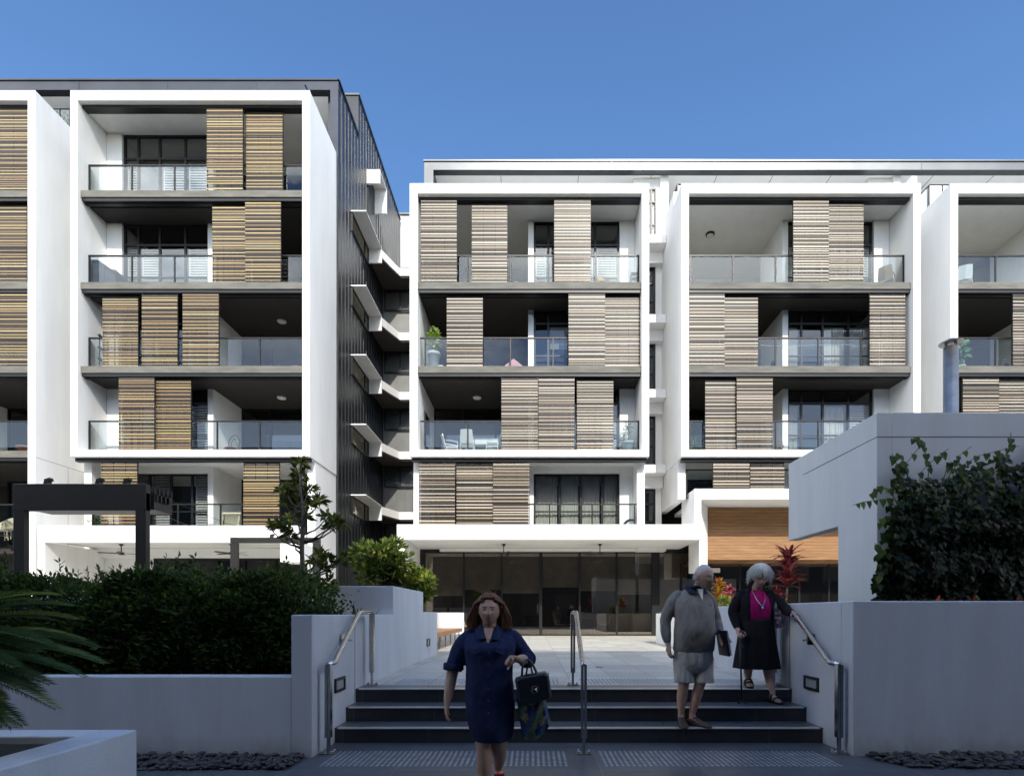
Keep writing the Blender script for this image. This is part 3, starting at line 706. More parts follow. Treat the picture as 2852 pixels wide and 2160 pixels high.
# planter out on the plaza, right
pp = thing('planter', 'white rendered planter box on the plaza behind the couple, holding croton and grass', 'planter', (4.5, 14, PLZ))
s = MB(); s.box(3.74, 3.94, 12.9, 16.8, PLZ, 1.37); s.box(3.74, 9.0, 12.7, 12.9, PLZ, 1.37); s.box(3.94, 9.0, 16.6, 16.8, PLZ, 1.37)
lo(s, pp); s.build('wall', M['white'], pp, bevel=.012)
s = MB(); s.box(3.95, 9, 12.91, 16.59, PLZ, 1.25); lo(s, pp); s.build('soil', M['soil'], pp)
step_light(pp, (4.62, 12.7, .93), '-y', .16, .075); step_light(pp, (3.55 + .7, 12.7, .93), '-y', .16, .075)
# white backing walls of the bench
bw = thing('planter_wall', 'low white wall behind the timber bench beside the glass doors', 'planter wall', (-2.9, 16, PLZ))
s = MB(); s.box(-3.15, -2.95, 12.21, 18.2, PLZ, 1.40); s.box(-2.95, -2.24, 17.95, 18.2, PLZ, 1.40); s.box(-4.4, -3.15, 17.95, 18.2, PLZ, 1.40)
lo(s, bw); s.build('wall', M['white'], bw, bevel=.01)
bn = thing('bench', 'timber slat bench along the low white wall near the glass doors', 'bench', (-2.6, 15, PLZ))
s = MB()
for k in range(6): s.box(-2.92 + .112 * k, -2.92 + .112 * k + .1, 12.5, 17.7, .875, .915)
lo(s, bn); s.build('seat', M['bench'], bn)
s = MB(); s.box(-2.275, -2.235, 12.5, 17.7, .80, .912); lo(s, bn); s.build('apron', M['bench'], bn)
for k in range(6):
    yy = 12.9 + .9 * k
    s = MB(); s.box(-2.32, -2.29, yy, yy + .03, PLZ, .80); s.box(-2.9, -2.32, yy, yy + .03, .80, .84); s.box(-2.9, -2.87, yy, yy + .03, PLZ, .80); lo(s, bn); s.build('leg', M['steel'], bn)
# near left planter
nl = thing('planter', 'white rough rendered planter at the near left corner, holding the cycad', 'planter', (-3.2, 2.8, 0))
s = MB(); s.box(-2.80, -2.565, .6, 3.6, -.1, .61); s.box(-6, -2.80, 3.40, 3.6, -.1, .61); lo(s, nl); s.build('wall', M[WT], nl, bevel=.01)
s = MB(); s.box(-6, -2.805, .6, 3.395, -.1, .565); lo(s, nl); s.build('soil', M['soil'], nl)
# blade wall with portal
gw = thing('garden_wall', 'tall white portal wall with an overhanging beam, covered in ivy, right foreground', 'wall', (5, 7, 1.3))
s = MB()
s.prism([(6.6, 1.25), (7.44, 1.25), (7.44, 2.53), (8.88, 2.53), (8.88, 3.755), (6.6, 3.755)], 'x', 4.10, 4.28)
s.box(4.28, 14, 6.6, 6.8, 1.25, 3.755)
lo(s, gw); s.build('wall', M['portal_shade_white'], gw, bevel=.008)
s = MB(); s.box(4.0985, 4.11, 6.6, 8.4, 3.458, 3.468); s.box(4.10, 14, 6.5985, 6.61, 3.458, 3.468); lo(s, gw); s.build('wall_joint', M['distant'], gw)
# steel flue
fl = thing('flue', 'galvanised steel flue pipe with a conical cap behind the portal wall', 'flue', (XD(2054, 9), 9, 1.3))
s = MB(); s.lathe([(.105, 0), (.105, 2.55), (.11, 2.55), (.11, 2.6), (.105, 2.6), (.105, 4.38)], (0, 0, 0), 24); s.build('pipe', M['flue'], fl, smooth=True)
s = MB(); s.lathe([(.165, 4.44), (.168, 4.452), (.02, 4.53), (.01, 4.53)], (0, 0, 0), 28); s.build('cap', M['flue'], fl)
s = MB()
for a in range(4): s.box(.09 * math.cos(a * PI / 2) - .008, .09 * math.cos(a * PI / 2) + .008, .09 * math.sin(a * PI / 2) - .008, .09 * math.sin(a * PI / 2) + .008, 4.36, 4.49)
s.build('cap_bracket', M['flue'], fl)

# ---- handrails
def handrail(x, label, inward, bracket=None):
    h = thing('handrail', label, 'handrail', (x, 5.4, 0), group=None)
    yb, yt = 5.4, 6.86; zl, zh = .872, 1.375
    s = MB(); s.tube([(0, 0, zl), (0, .16, zl), (0, .95, zh), (0, yt - yb, zh)], .025, 12); s.ball((0, 0, zl), .025, .025, .025); s.build('rail', M['steel'], h, smooth=True)
    for (yy, zb, zt) in ((0, 0, zl), (yt - yb, PLZ, zh)):
        s = MB(); s.box(-.014, .014, yy - .014, yy + .014, zb + .012, zb + .22); s.box(-.028, -.004, yy - .03, yy + .03, zb + .16, zt - .005); s.box(.004, .028, yy - .03, yy + .03, zb + .16, zt - .005)
        p = s.build('post', M['steel'], h)
        s = MB(); s.box(-.07, .07, yy - .05, yy + .05, zb + .001, zb + .012)
        for (a, c) in ((-.05, -.03), (.05, -.03), (-.05, .03), (.05, .03)): s.lathe([(.012, 0), (.012, .02), (.006, .026)], (a, yy + c, zb + .011), 8)
        s.build('base_plate', M['steel'], p)
    if bracket:
        s = MB(); s.box(bracket * .085, bracket * .098, .62, .80, 1.02, 1.14); s.box(min(0, bracket * .085), max(0, bracket * .085), .70, .72, 1.06, 1.08); s.build('wall_bracket', M['steel'], h)
    return h
handrail(-1.985, 'brushed steel handrail against the white wall left of the steps', 1, -1)
handrail(.50, 'brushed steel handrail standing free in the middle of the steps', 0)
handrail(2.985, 'brushed steel handrail on the right of the steps, held by the old woman', -1, 1)

# ---- tactile studs
def tactile(x0, x1, y0, y1, z, label, r):
    s = MB(); st_ = .05
    nx = int((x1 - x0) / st_); ny = int((y1 - y0) / st_)
    for i in range(nx):
        for j in range(ny):
            x = x0 + st_ * (i + .5); y = y0 + st_ * (j + .5)
            s.lathe([(.0165, .0005), (.0125, .004)], (x, y, z), 8)
    o = s.build('tactile_strip', M['stud'])
    return tag(o, label, 'tactile paving')
tactile(-1.92, .36, 4.95, 5.55, 0, 'strip of steel tactile studs on the lower paving, left of the centre handrail', 1)
tactile(.64, 2.84, 4.95, 5.55, 0, 'strip of steel tactile studs on the lower paving, right of the centre handrail', 1)
tactile(-1.75, .40, 6.98, 7.55, PLZ, 'strip of steel tactile studs at the top of the steps, left of the centre handrail', 1)
tactile(.62, 2.85, 6.98, 7.55, PLZ, 'strip of steel tactile studs at the top of the steps, right of the centre handrail', 1)
s = MB(); s.box(1.05, 1.17, 9.15, 9.27, PLZ, PLZ + .003); struct(s.build('drain_cover', M['black']))

# ---- pebble beds
ico = bmesh.new(); bmesh.ops.create_icosphere(ico, subdivisions=2, radius=1.0)
IV = [v.co.copy() for v in ico.verts]; IFc = [tuple(v.index for v in f.verts) for f in ico.faces]; ico.free()
def pebbles(poly_fn, n, label, seed):
    r = random.Random(seed); s = MB()
    for k in range(n):
        x, y = poly_fn(r); z = .010 + r.random() ** 2 * .042
        a, b, c = r.uniform(.020, .046), r.uniform(.017, .033), r.uniform(.010, .020)
        q = Quaternion((r.uniform(-.25, .25), r.uniform(-.25, .25), 1), r.uniform(0, 6.3)); t = r.uniform(.02, .05)
        nz = Vector((r.uniform(0, 50), 0, 0))
        s.add([Vector((x, y, z)) + q @ Vector((v.x * a * (1 + .25 * noise.noise(v + nz)), v.y * b, v.z * c)) for v in IV], IFc, col=(t, t * .98, t * 1.05))
    o = s.build('pebbles', M['pebble'], smooth=True, colors=True)
    tag(o, label, 'pebbles', kind='stuff')
pebbles(lambda r: (r.uniform(-4.6, -2.16), r.uniform(4.83, 5.25)), 900, 'bed of smooth dark pebbles at the foot of the low wall, left of the steps', 3)
def rp(r):
    y = r.uniform(4.86, 5.3); return r.uniform(3.12 + (5.3 - y) * .6, 6.4), y
pebbles(rp, 1000, 'bed of smooth dark pebbles at the foot of the wall, right of the steps', 4)

# ---- pergola frames
def pergola(label, xl, xr, Y, zt, w, depth, roof):
    p = thing('pergola', label, 'pergola', ((xl + xr) / 2, Y, .5))
    h = MB()
    for x in (xl, xr - w):
        s = MB(); s.box(x, x + w, Y, Y + w * .6, .5, zt - w * .8); lo(s, p); s.build('post', M['pergola'], p, bevel=.006)
    s = MB(); s.box(xl, xr, Y - .004, Y + w * .6 + .004, zt - w * (2.5 if roof else .75), zt); lo(s, p); s.build('beam', M['pergola'], p, bevel=.006)
    s = MB()
    for t in ((.23, .62, .83) if roof else (.45,)):
        x = xl + (xr - xl) * t; s.box(x - .03, x + .03, Y + .03, Y + .1, zt, zt + .04); s.obox((x + .02, Y + .06, zt + .06), Vector((1, 0, .3)).normalized(), Vector((0, 1, 0)), Vector((-.3, 0, 1)).normalized(), .04, .03, .02)
    lo(s, p); s.build('bracket', M['pergola'], p)
    if roof:
        s = MB(); s.box(xl + .05, xr - .002, Y + w + .02, Y + depth, zt - .32, zt - .05)
        for k in range(9): s.obox((xr - .05 + .006 * k, Y + w + .03 + k * .035, zt - .06 - .3 * (k % 2) * .3), Vector((1, 0, 0)), Vector((0, 1, 0)), Vector((0, 0, 1)), .06, .012, .05)
        lo(s, p); s.build('roof_battens', M['pergola'], p)
    return p
pergola('dark steel pergola with thick posts and battened roof rising out of the hedge', XD(28, 7.5), XD(315, 7.5), 7.5, ZD(1044, 7.5), .145, .55, True)
pergola('slimmer grey steel pergola frame behind the small tree', XD(497, 12.6), XD(690, 12.6), 12.6, ZD(1160, 12.6), .16, 1, False)
def cable(a, b, sag, label):
    s = MB(); P = []
    for k in range(17):
        t = k / 16; p = Vector(a).lerp(Vector(b), t); p.z -= sag * 4 * t * (1 - t); P.append(p)
    s.tube(P, .0035, 5); o = s.build('cable', M['pergola']); tag(o, label, 'cable')
cable((XD(345, 8.5), 8.5, ZD(1068, 8.5)), (XD(640, 12.6), 12.65, ZD(1165, 12.6)), .12, 'thin upper cable strung between the two pergola frames')
cable((XD(330, 8.5), 8.5, ZD(1100, 8.5)), (XD(520, 12.6), 12.65, ZD(1160, 12.6)), .1, 'thin lower cable strung between the two pergola frames')

# ---- ceiling fans
def make_fan(label, loc, rz):
    f = thing('ceiling_fan', label, 'ceiling fan', loc, rz, 'ceiling fans under the canopies')
    s = MB(); s.lathe([(.07, 0), (.065, -.05), (.018, -.08), (.018, -.30)], n=12); s.build('rod', M['pergola'], f, smooth=True)
    s = MB(); s.lathe([(.02, -.29), (.075, -.30), (.10, -.34), (.09, -.39), (.03, -.41)], n=16); s.build('motor', M['pergola'], f, smooth=True)
    for k in range(4):
        a = k * PI / 2 + .3; d = Vector((math.cos(a), math.sin(a), 0)); sd = Vector((-d.y, d.x, 0)); up = Vector((0, 0, 1))
        sd2 = (sd + up * .22).normalized(); s = MB(); s.obox(d * .40 + Vector((0, 0, -.35)), d, sd2, d.cross(sd2), .31, .06, .004); s.build('blade', M['pergola'], f)
    return f
fan = make_fan('ceiling fan under the right canopy, the one nearer the left end', (XD(1088, 20.8), 20.8, 3.975), 0)
dup(fan, (XD(1296, 20.8), 20.8, 3.975), .5, 'ceiling fan under the right canopy, the one nearer the timber lining')
dup(fan, (XD(262, 20.8), 20.8, 3.975), .2, 'ceiling fan under the left podium ceiling, beside the dark pergola post')
dup(fan, (XD(500, 20.8), 20.8, 3.975), .9, 'ceiling fan under the left podium ceiling, behind the slimmer pergola frame')
# ------------------------------------------------------------------ plants
UPV = Vector((0, 0, 1))
def rdir(r, zmin=-1.0):
    while True:
        v = Vector((r.uniform(-1, 1), r.uniform(-1, 1), r.uniform(-1, 1)))
        if .05 < v.length < 1 and v.normalized().z >= zmin: return v.normalized()
def lumps(r, n, cx, cy, cz, rx, ry, rz, rad):
    out = []
    for _ in range(n):
        d = rdir(r); k = r.uniform(.3, .85)
        out.append((Vector((cx + d.x * rx * k, cy + d.y * ry * k, cz + d.z * rz * k)), r.uniform(*rad)))
    return out
def pick(r, pal): return hsv_jit(pal[min(len(pal) - 1, int(r.random() ** 1.3 * len(pal)))], .2, r)
HEDGE = [(.018, .035, .011), (.03, .054, .016), (.044, .072, .02), (.075, .105, .028)]
def hedge(label, x0, x1, y0, y1, z0, top_fn, n, seed, twigs=60):
    r = random.Random(seed); xm, ym = (x0 + x1) / 2, (y0 + y1) / 2
    h = thing('hedge_shrub', label, 'hedge shrub', (xm, ym, z0), group='clipped dark hedge shrubs in the low bed')
    s = MB()
    # near-black balls fill the inside, painting its shade and blocking see-through
    g = 14
    for i in range(g):
        for j in range(3):
            xx = x0 + (x1 - x0) * (i + .5) / g; t = top_fn(xx) - .20; yy = y0 + .30 + (y1 - y0 - .3) * (j + .5) / 3
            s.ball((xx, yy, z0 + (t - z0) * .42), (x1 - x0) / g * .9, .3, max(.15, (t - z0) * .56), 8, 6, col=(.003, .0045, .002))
    def put(p, d, L, shade):
        c = pick(r, HEDGE); c = tuple(k * shade for k in c)
        s.leaf(p, d, rdir(r, .0), L, L * .42, c, .2)
    for _ in range(n):
        x = r.uniform(x0, x1); ex = min(1, min(x - x0, x1 - x) / .25)
        t = top_fn(x) - (1 - ex) * .12
        nzz = noise.noise(Vector((x * 2.2, seed, 1.7))) * .10
        f = r.random()
        if f < .60:   # front face
            z = z0 + (t - z0) * r.random() ** .8; y = y0 + r.uniform(-.04, .16) + .12 * noise.noise(Vector((x * 3, z * 3, seed))) + max(0, (z - t + .3)) * .6
            d = Vector((r.uniform(-.8, .8), -r.uniform(.2, 1), r.uniform(-.2, .9)))
        elif f < .9:
            y = r.uniform(y0 + .1, y1); z = t + nzz - r.random() ** 2 * .16; d = Vector((r.uniform(-.8, .8), r.uniform(-.8, .5), r.uniform(.3, 1)))
        else:
            x = r.choice((x0, x1)) + r.uniform(-.08, .08); y = r.uniform(y0, y1); z = z0 + (t - z0) * r.random() * .95; d = Vector((r.uniform(-1, 1), -.5, r.uniform(0, .8)))
        put(Vector((x, y, z)), d, r.uniform(.05, .085), .48 + .75 * ((z - z0) / max(.1, t - z0)))  # leaf colour falls off towards the base as painted shade
    for _ in range(twigs):   # upright shoots along the top
        x = r.uniform(x0 + .05, x1 - .05); y = r.uniform(y0 + .05, y1); z = top_fn(x) - .08; L = r.uniform(.07, .24) * (1 if r.random() > .15 else 1.4)
        lean = Vector((r.uniform(-.25, .25), r.uniform(-.3, .1), 1)).normalized()
        s.tube([(x, y, z), Vector((x, y, z)) + lean * L], [.004, .002], 4, col=(.03, .028, .012))
        k = 0.0
        while k < L:
            a = r.uniform(0, 6.3); d = Vector((math.cos(a), math.sin(a), r.uniform(.35, 1.1)))
            put(Vector((x, y, z)) + lean * k, d, r.uniform(.05, .085), 1.35); k += .016
        put(Vector((x, y, z)) + lean * L, lean, .07, 1.5)
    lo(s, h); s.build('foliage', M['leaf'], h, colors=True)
    s = MB()
    for k in range(5):
        x = x0 + (x1 - x0) * (k + .5) / 5; s.tube([(x, ym, z0), (x + .05, ym, z0 + .35), (x - .03, ym + .03, z0 + .75)], [.02, .015, .008], 6)
    lo(s, h); s.build('stem', M['bark'], h)
def topz(py, Y): return ZD(py, Y)
HT = [(-7.4, 1.60), (-6.4, 1.66), (-5.66, 1.70), (-5.2, 1.74), (-4.9, 1.62), (-4.70, 1.50), (-4.45, 1.66), (-4.1, 1.80), (-3.75, 1.76), (-3.5, 1.70), (-3.33, 1.60), (-3.1, 1.70), (-2.8, 1.78), (-2.6, 1.70), (-2.42, 1.45), (-2.25, 1.25)]
def htop(x):
    z = HT[-1][1]
    for a, b in zip(HT[:-1], HT[1:]):
        if a[0] <= x <= b[0]: u = (x - a[0]) / (b[0] - a[0]); u = u * u * (3 - 2 * u); z = a[1] + (b[1] - a[1]) * u
    return z + .07 * noise.noise(Vector((x * 4.5, 1, 0))) + .05 * noise.noise(Vector((x * 13, 4, 0)))
hedge('dense dark green hedge shrub at the left end of the bed, behind the cycad', -7.2, -4.72, 5.62, 7.1, .6, htop, 10000, 21, 110)
hedge('widest dense dark hedge shrub in the middle of the bed, below the pergola', -4.74, -3.34, 5.6, 7.1, .6, htop, 11000, 22, 90)
hedge('dense dark hedge shrub at the right end of the bed, against the stair wall', -3.37, -2.30, 5.58, 7.1, .6, htop, 9500, 23, 80)

# ---- small tree with clumps of leaves
def branch_path(a, b, bend, r, n=6):
    P = []
    for k in range(n + 1):
        t = k / n; p = Vector(a).lerp(Vector(b), t); p += Vector((r.uniform(-1, 1) * .02, r.uniform(-1, 1) * .02, math.sin(PI * t) * bend)); P.append(p)
    return P
def clump_leaf(s, r, c, n, L, pal, rad, zb=-.3):
    for _ in range(n):
        d = rdir(r, zb); p = c + d * rad * r.random()
        dd = (d + Vector((0, 0, r.uniform(-.5, .5)))).normalized(); LL = L * r.uniform(.65, 1.15)
        s.leaf(p, dd, rdir(r, .2), LL, LL * .36, pick(r, pal), .15, r.uniform(0, .25))
TREE = [(.035, .05, .012), (.06, .08, .016), (.10, .115, .024), (.19, .18, .04)]
ty = 8.0
tr = thing('tree', 'small tree with separate clumps of drooping olive leaves, in front of the white building corner', 'tree', (XD(655, ty), ty, 1.0))
r = random.Random(5)
tips = [(648, 1000, .2), (646, 1022, .15), (640, 1045, .25), (625, 1070, .0), (655, 1066, .3), (612, 1058, -.1), (668, 1058, .2), (645, 1090, .2), (690, 1082, .2), (620, 1092, .1), (668, 1094, -.2), (600, 1135, -.2), (585, 1142, -.1), (618, 1148, .0), (640, 1120, .25), (660, 1120, .1),
        (628, 1160, .1), (705, 1118, .1), (722, 1128, -.1), (738, 1132, .0), (712, 1140, .2), (690, 1198, -.2), (708, 1208, .0), (748, 1205, -.1), (734, 1215, .15), (700, 1228, .1), (709, 1258, .0), (712, 1275, .1), (680, 1215, .2)]
tl = Vector((XD(655, ty), ty, 1.0)); s = MB()
trunk = [tl, tl + Vector((.0, 0, .8)), Vector((XD(652, ty), ty, ZD(1190, ty))), Vector((XD(655, ty), ty, ZD(1120, ty))), Vector((XD(646, ty), ty, ZD(1020, ty)))]
s.tube(trunk, [.045, .04, .034, .026, .008], 8)
crown = MB()
for px, py, dy in tips:
    c = Vector((XD(px, ty + dy), ty + dy, ZD(py, ty + dy)))
    zt = min(max(c.z - .25, 1.75), 3.2); t0 = Vector((XD(653, ty), ty, zt))
    s.tube(branch_path(t0, c, -.06, r), [.018, .016, .014, .012, .010, .008, .006], 6)
    clump_leaf(crown, r, c, 34, .145, TREE, .055)
lo(s, tr); s.build('trunk', M['bark'], tr, smooth=True); lo(crown, tr); crown.build('crown', M['leaf'], tr, colors=True)

# ---- rounded glossy shrubs in the raised planter
def shrub(name, label, cx, cy, z0, rx, ry, rz, n, L, pal, seed, wid=.45, cat='shrub', nl=10, stems=4, legs=.25):
    r = random.Random(seed); o = thing(name, label, cat, (cx, cy, z0)); s = MB(); t = MB()
    cz = z0 + legs + rz * .9
    lp = lumps(r, nl, cx, cy, cz, rx, ry, rz, (min(rx, rz) * .3, min(rx, rz) * .5))
    for c, rad in lp:
        t.tube(branch_path((cx + r.uniform(-.012, .012), cy + r.uniform(-.012, .012), z0), c, .03, r), [.018, .016, .014, .012, .01, .008, .005], 6)
        for _ in range(n // nl):
            d = rdir(r); p = c + d * rad * r.uniform(.5, 1.05)
            up = max(0, d.z)
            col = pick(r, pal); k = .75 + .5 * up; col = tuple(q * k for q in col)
            LL = L * r.uniform(.7, 1.2)
            s.leaf(p, (d + Vector((0, 0, .35)) + rdir(r) * .4).normalized(), rdir(r, .1), LL, LL * wid, col, .18, .1)
    lo(s, o); s.build('foliage', M['leaf'], o, colors=True); lo(t, o); t.build('stem', M['bark'], o)
    return o
DEEP = [(.03, .06, .015), (.045, .085, .02), (.07, .12, .03), (.12, .17, .04)]
LIME = [(.09, .14, .025), (.15, .20, .035), (.24, .27, .06), (.34, .33, .09)]
shrub('broadleaf_shrub', 'tall green broadleaf shrub in the raised planter, by the dark metal wall', XD(815, 11.0), 11.0, 1.3, .52, .55, .52, 2300, .14, [(.045, .075, .016), (.08, .12, .028), (.13, .17, .04), (.22, .24, .06)], 41, .5, nl=20, legs=.66)
shrub('broadleaf_shrub', 'sunlit yellow-green broadleaf shrub at the right end of the raised planter', XD(893, 11.4), 11.4, 1.3, .38, .4, .34, 1500, .14, LIME, 42, .5, nl=14, legs=.35)
shrub('broadleaf_shrub', 'low yellow-green shrub at the foot of the tall broadleaf shrub', XD(800, 10.2), 10.2, 1.35, .25, .2, .18, 320, .10, LIME, 43, .4, nl=6, legs=.12)
shrub('broadleaf_shrub', 'dark shrub beyond the hedge at the left edge of the picture', XD(5, 7.2), 7.0, .7, .35, .3, .5, 500, .17, [(.03, .035, .02), (.05, .05, .025), (.08, .05, .03)], 44, .45, nl=8, legs=.35)

# ---- strap-leaved plants
def rosette(name, label, cat, c, n, L, W, pal, seed, spread=(.2, 1.2), droop=.4, stem=0, mat_='leaf', lean=Vector((0, 0, 0))):
    r = random.Random(seed); o = thing(name, label, cat, c); s = MB()
    heads = [Vector((0, 0, stem))] if not stem else [Vector((0, 0, stem * k)) + lean * k for k in (.55, .62, .7, .78, .86, .93, 1.0)]
    for hi, h in enumerate(heads):
        for k in range(n if not stem else max(5, n // len(heads))):
            a = r.uniform(0, 6.3); el = r.uniform(*spread); d = Vector((math.cos(a) * math.cos(el), math.sin(a) * math.cos(el), math.sin(el)))
            LL = L * r.uniform(.7, 1.1); sd = d.cross(UPV).normalized(); col = pick(r, pal); P = []; m = 6
            for q in range(m + 1):
                t = q / m; p = h + d * LL * t - Vector((0, 0, droop * LL * t * t)); w = W * (math.sin(PI * min(1, t * .85 + .15)) ** .7) * (1 if q < m else .05)
                P.append((p - sd * w / 2, p + Vector((0, 0, -w * .15)), p + sd * w / 2))
            for q in range(m):
                s.add([P[q][0], P[q][1], P[q][2], P[q + 1][0], P[q + 1][1], P[q + 1][2]], [(0, 1, 4, 3), (1, 2, 5, 4)], col=hsv_jit(col, .06, r))
    s.build('foliage', M['leaf'], o, colors=True)
    if stem:
        t = MB(); t.tube([(0, 0, 0), lean * .5 + Vector((0, 0, stem * .5)), lean + Vector((0, 0, stem))], [.018, .015, .01], 6); t.build('stem', M['palewood'] if 'palewood' in M else M['bark'], o)
    return o
M['palewood'] = plain('pale_stem', (.35, .28, .2), .8, var=.2)
RED = [(.36, .06, .10), (.50, .11, .18), (.62, .24, .32), (.20, .03, .045)]
CROT = [(.50, .34, .05), (.40, .12, .03), (.28, .26, .04), (.45, .08, .04)]
rosette('cordyline', 'tall crimson cordyline with pale stems beside the portal wall', 'plant', (XD(1696, 8.3), 8.3, 1.2), 140, .36, .058, RED, 61, (.25, 1.45), .35, 1.02, lean=Vector((.06, 0, 0)))
rosette('cordyline', 'shorter dark red cordyline below the tall crimson one', 'plant', (XD(1682, 8.1), 8.1, 1.25), 40, .24, .045, RED, 62, (.2, 1.3), .4, .42)
rosette('croton', 'yellow and orange croton between the old man and the old woman', 'plant', (XD(1553, 14.5), 14.5, 1.25), 120, .30, .07, CROT, 63, (.1, 1.4), .3, .9)
rosette('croton', 'small dark red plant right of the yellow croton', 'plant', (XD(1574, 14.3), 14.3, 1.25), 60, .3, .06, RED, 64, (.1, 1.4), .4, .75)
shrub('low_shrub', 'bright lime green shrub in front of the yellow croton', XD(1560, 13.4), 13.4, 1.25, .25, .2, .22, 420, .10, LIME, 65, .35, nl=6, legs=.12)
def grass(label, x0, x1, y0, y1, z, n, L, seed, pal):
    r = random.Random(seed); s = MB()
    for _ in range(n):
        p = Vector((r.uniform(x0, x1), r.uniform(y0, y1), z)); a = r.uniform(0, 6.3); d = Vector((math.cos(a) * .6, math.sin(a) * .6, 1)).normalized(); LL = L * r.uniform(.5, 1.1)
        sd = d.cross(UPV).normalized() * .006; col = pick(r, pal); q1 = p + d * LL * .5; q2 = p + d * LL * .85 + Vector((d.x, d.y, -.3)) * LL * .35
        s.add([p - sd, p + sd, q1 + sd, q1 - sd, q2], [(0, 1, 2, 3), (3, 2, 4)], col=col)
    o = s.build('grass', M['leaf'], colors=True); tag(o, label, 'grass', kind='stuff')
STRAW = [(.30, .30, .12), (.40, .38, .18), (.22, .27, .08)]
grass('straw-coloured ornamental grass in the plaza planter', 3.95, 8.5, 12.95, 13.6, 1.25, 1400, .28, 71, STRAW)
grass('yellow-green ornamental grass behind the right wall, left of the portal wall', 3.3, 4.05, 6.7, 9.35, 1.3, 900, .26, 72, STRAW)
rosette('agave', 'blue-green fleshy plant behind the left stair wall, further left of the two', 'plant', (XD(716, 7.4), 7.4, .62), 9, .78, .10, [(.04, .07, .05), (.05, .09, .06)], 81, (1.15, 1.5), .02)
rosette('agave', 'fleshy dark plant behind the left stair wall, by the top of the handrail', 'plant', (XD(771, 7.6), 7.6, .62), 12, .88, .10, [(.04, .07, .05), (.03, .06, .04)], 82, (1.2, 1.52), .02)

# ---- cycad in the near planter
cy = thing('cycad', 'cycad with long arching feathery fronds in the near left planter', 'cycad', (-3.55, 2.95, .70))
r = random.Random(9); s = MB(); rc = MB()
CYC = [(.05, .09, .04), (.075, .13, .06), (.11, .165, .075), (.18, .22, .075)]
fr_specs = []
for k in range(20): fr_specs.append((r.uniform(-1.5, 1.5), r.uniform(.45, 1.25), r.uniform(.9, 1.25)))
fr_specs += [(.35, .75, 1.25), (.1, .60, 1.3), (-.2, .50, 1.25), (.6, .5, 1.2), (-.3, .40, 1.1), (.3, .38, 1.25), (.0, .95, 1.2), (.45, .30, 1.1), (.2, .67, 1.3), (.15, .46, 1.3)]
for k in range(6): fr_specs.append((r.uniform(-.35, .35), r.uniform(-.08, .10), r.uniform(.62, .85)))
for k in range(11): fr_specs.append((r.uniform(-.7, .4), r.uniform(.12, .42), r.uniform(.80, 1.0)))
for az, el, L in fr_specs:
    d = Vector((math.cos(az) * math.cos(el), math.sin(az) * math.cos(el) * .6, math.sin(el))); base = Vector((0, 0, .35)); P = []
    m = 40; col0 = pick(r, CYC)
    for q in range(m + 1):
        t = q / m; P.append(base + d * L * t - Vector((0, 0, .40 * L * t * t)) + Vector((0, 0, .05 * L * t)))
    rc.tube(P[::4], [.009 - .0007 * i for i in range(len(P[::4]))], 5, col=(.10, .12, .05))
    for q in range(6, m):
        t = q / m; tan = (P[min(m, q + 1)] - P[q - 1]).normalized(); sd = tan.cross(UPV).normalized(); up2 = sd.cross(tan)
        w = .17 * math.sin(PI * min(1, (t * .92 + .06))) ** .6
        for sg in (-1, 1):
            dd = (sd * sg + tan * (.55 + .4 * t) + up2 * .32).normalized()
            for h in (0, .5) if q % 2 else (.25,):
                p = P[q].lerp(P[q + 1], h)
                s.leaf(p, dd, up2, w * r.uniform(.9, 1.08), .0085, hsv_jit(col0, .12, r), .1, .12)
rc.build('frond_rib', M['leaf'], cy, colors=True); s.build('foliage', M['leaf'], cy, colors=True)
t = MB(); t.lathe([(.14, -.25), (.17, .1), (.15, .28), (.08, .36)], n=14); t.build('trunk', M['bark'], cy, smooth=True)

# ---- ivy on the portal wall
iv = thing('climbing_vine', 'dark heart-leaved vine covering the front of the portal wall, right foreground', 'vine', (5.2, 6.5, 1.3))
r = random.Random(13); s = MB(); vs = MB(); IV_ = [(.012, .026, .009), (.018, .036, .012), (.028, .05, .016), (.055, .08, .02)]
def heart(p, d, nrm, L, col):
    d = d.normalized(); sd = d.cross(nrm).normalized(); nn = sd.cross(d)
    pts = [p, p + sd * L * .34 - d * L * .03 + nn * L * .05, p + sd * L * .38 + d * L * .32 + nn * L * .06, p + d * L + sd * .02 * L, p - sd * L * .38 + d * L * .32 + nn * L * .06, p - sd * L * .34 - d * L * .03 + nn * L * .05, p + d * L * .4]
    s.add(pts, [(0, 1, 2, 6), (6, 2, 3), (6, 3, 4), (0, 6, 4, 5)], col=col)
def ivz(px):  # upper outline of the vine in wall bearings
    pts = [(1880, 1240), (1900, 1180), (1915, 1085), (1935, 1000), (1980, 985), (2010, 1010), (2050, 990), (2120, 1005), (2165, 975), (2215, 950), (2400, 930)]
    for a, b in zip(pts[:-1], pts[1:]):
        if a[0] <= px <= b[0]:
            t = (px - a[0]) / (b[0] - a[0]); return a[1] + (b[1] - a[1]) * t
    return 1000
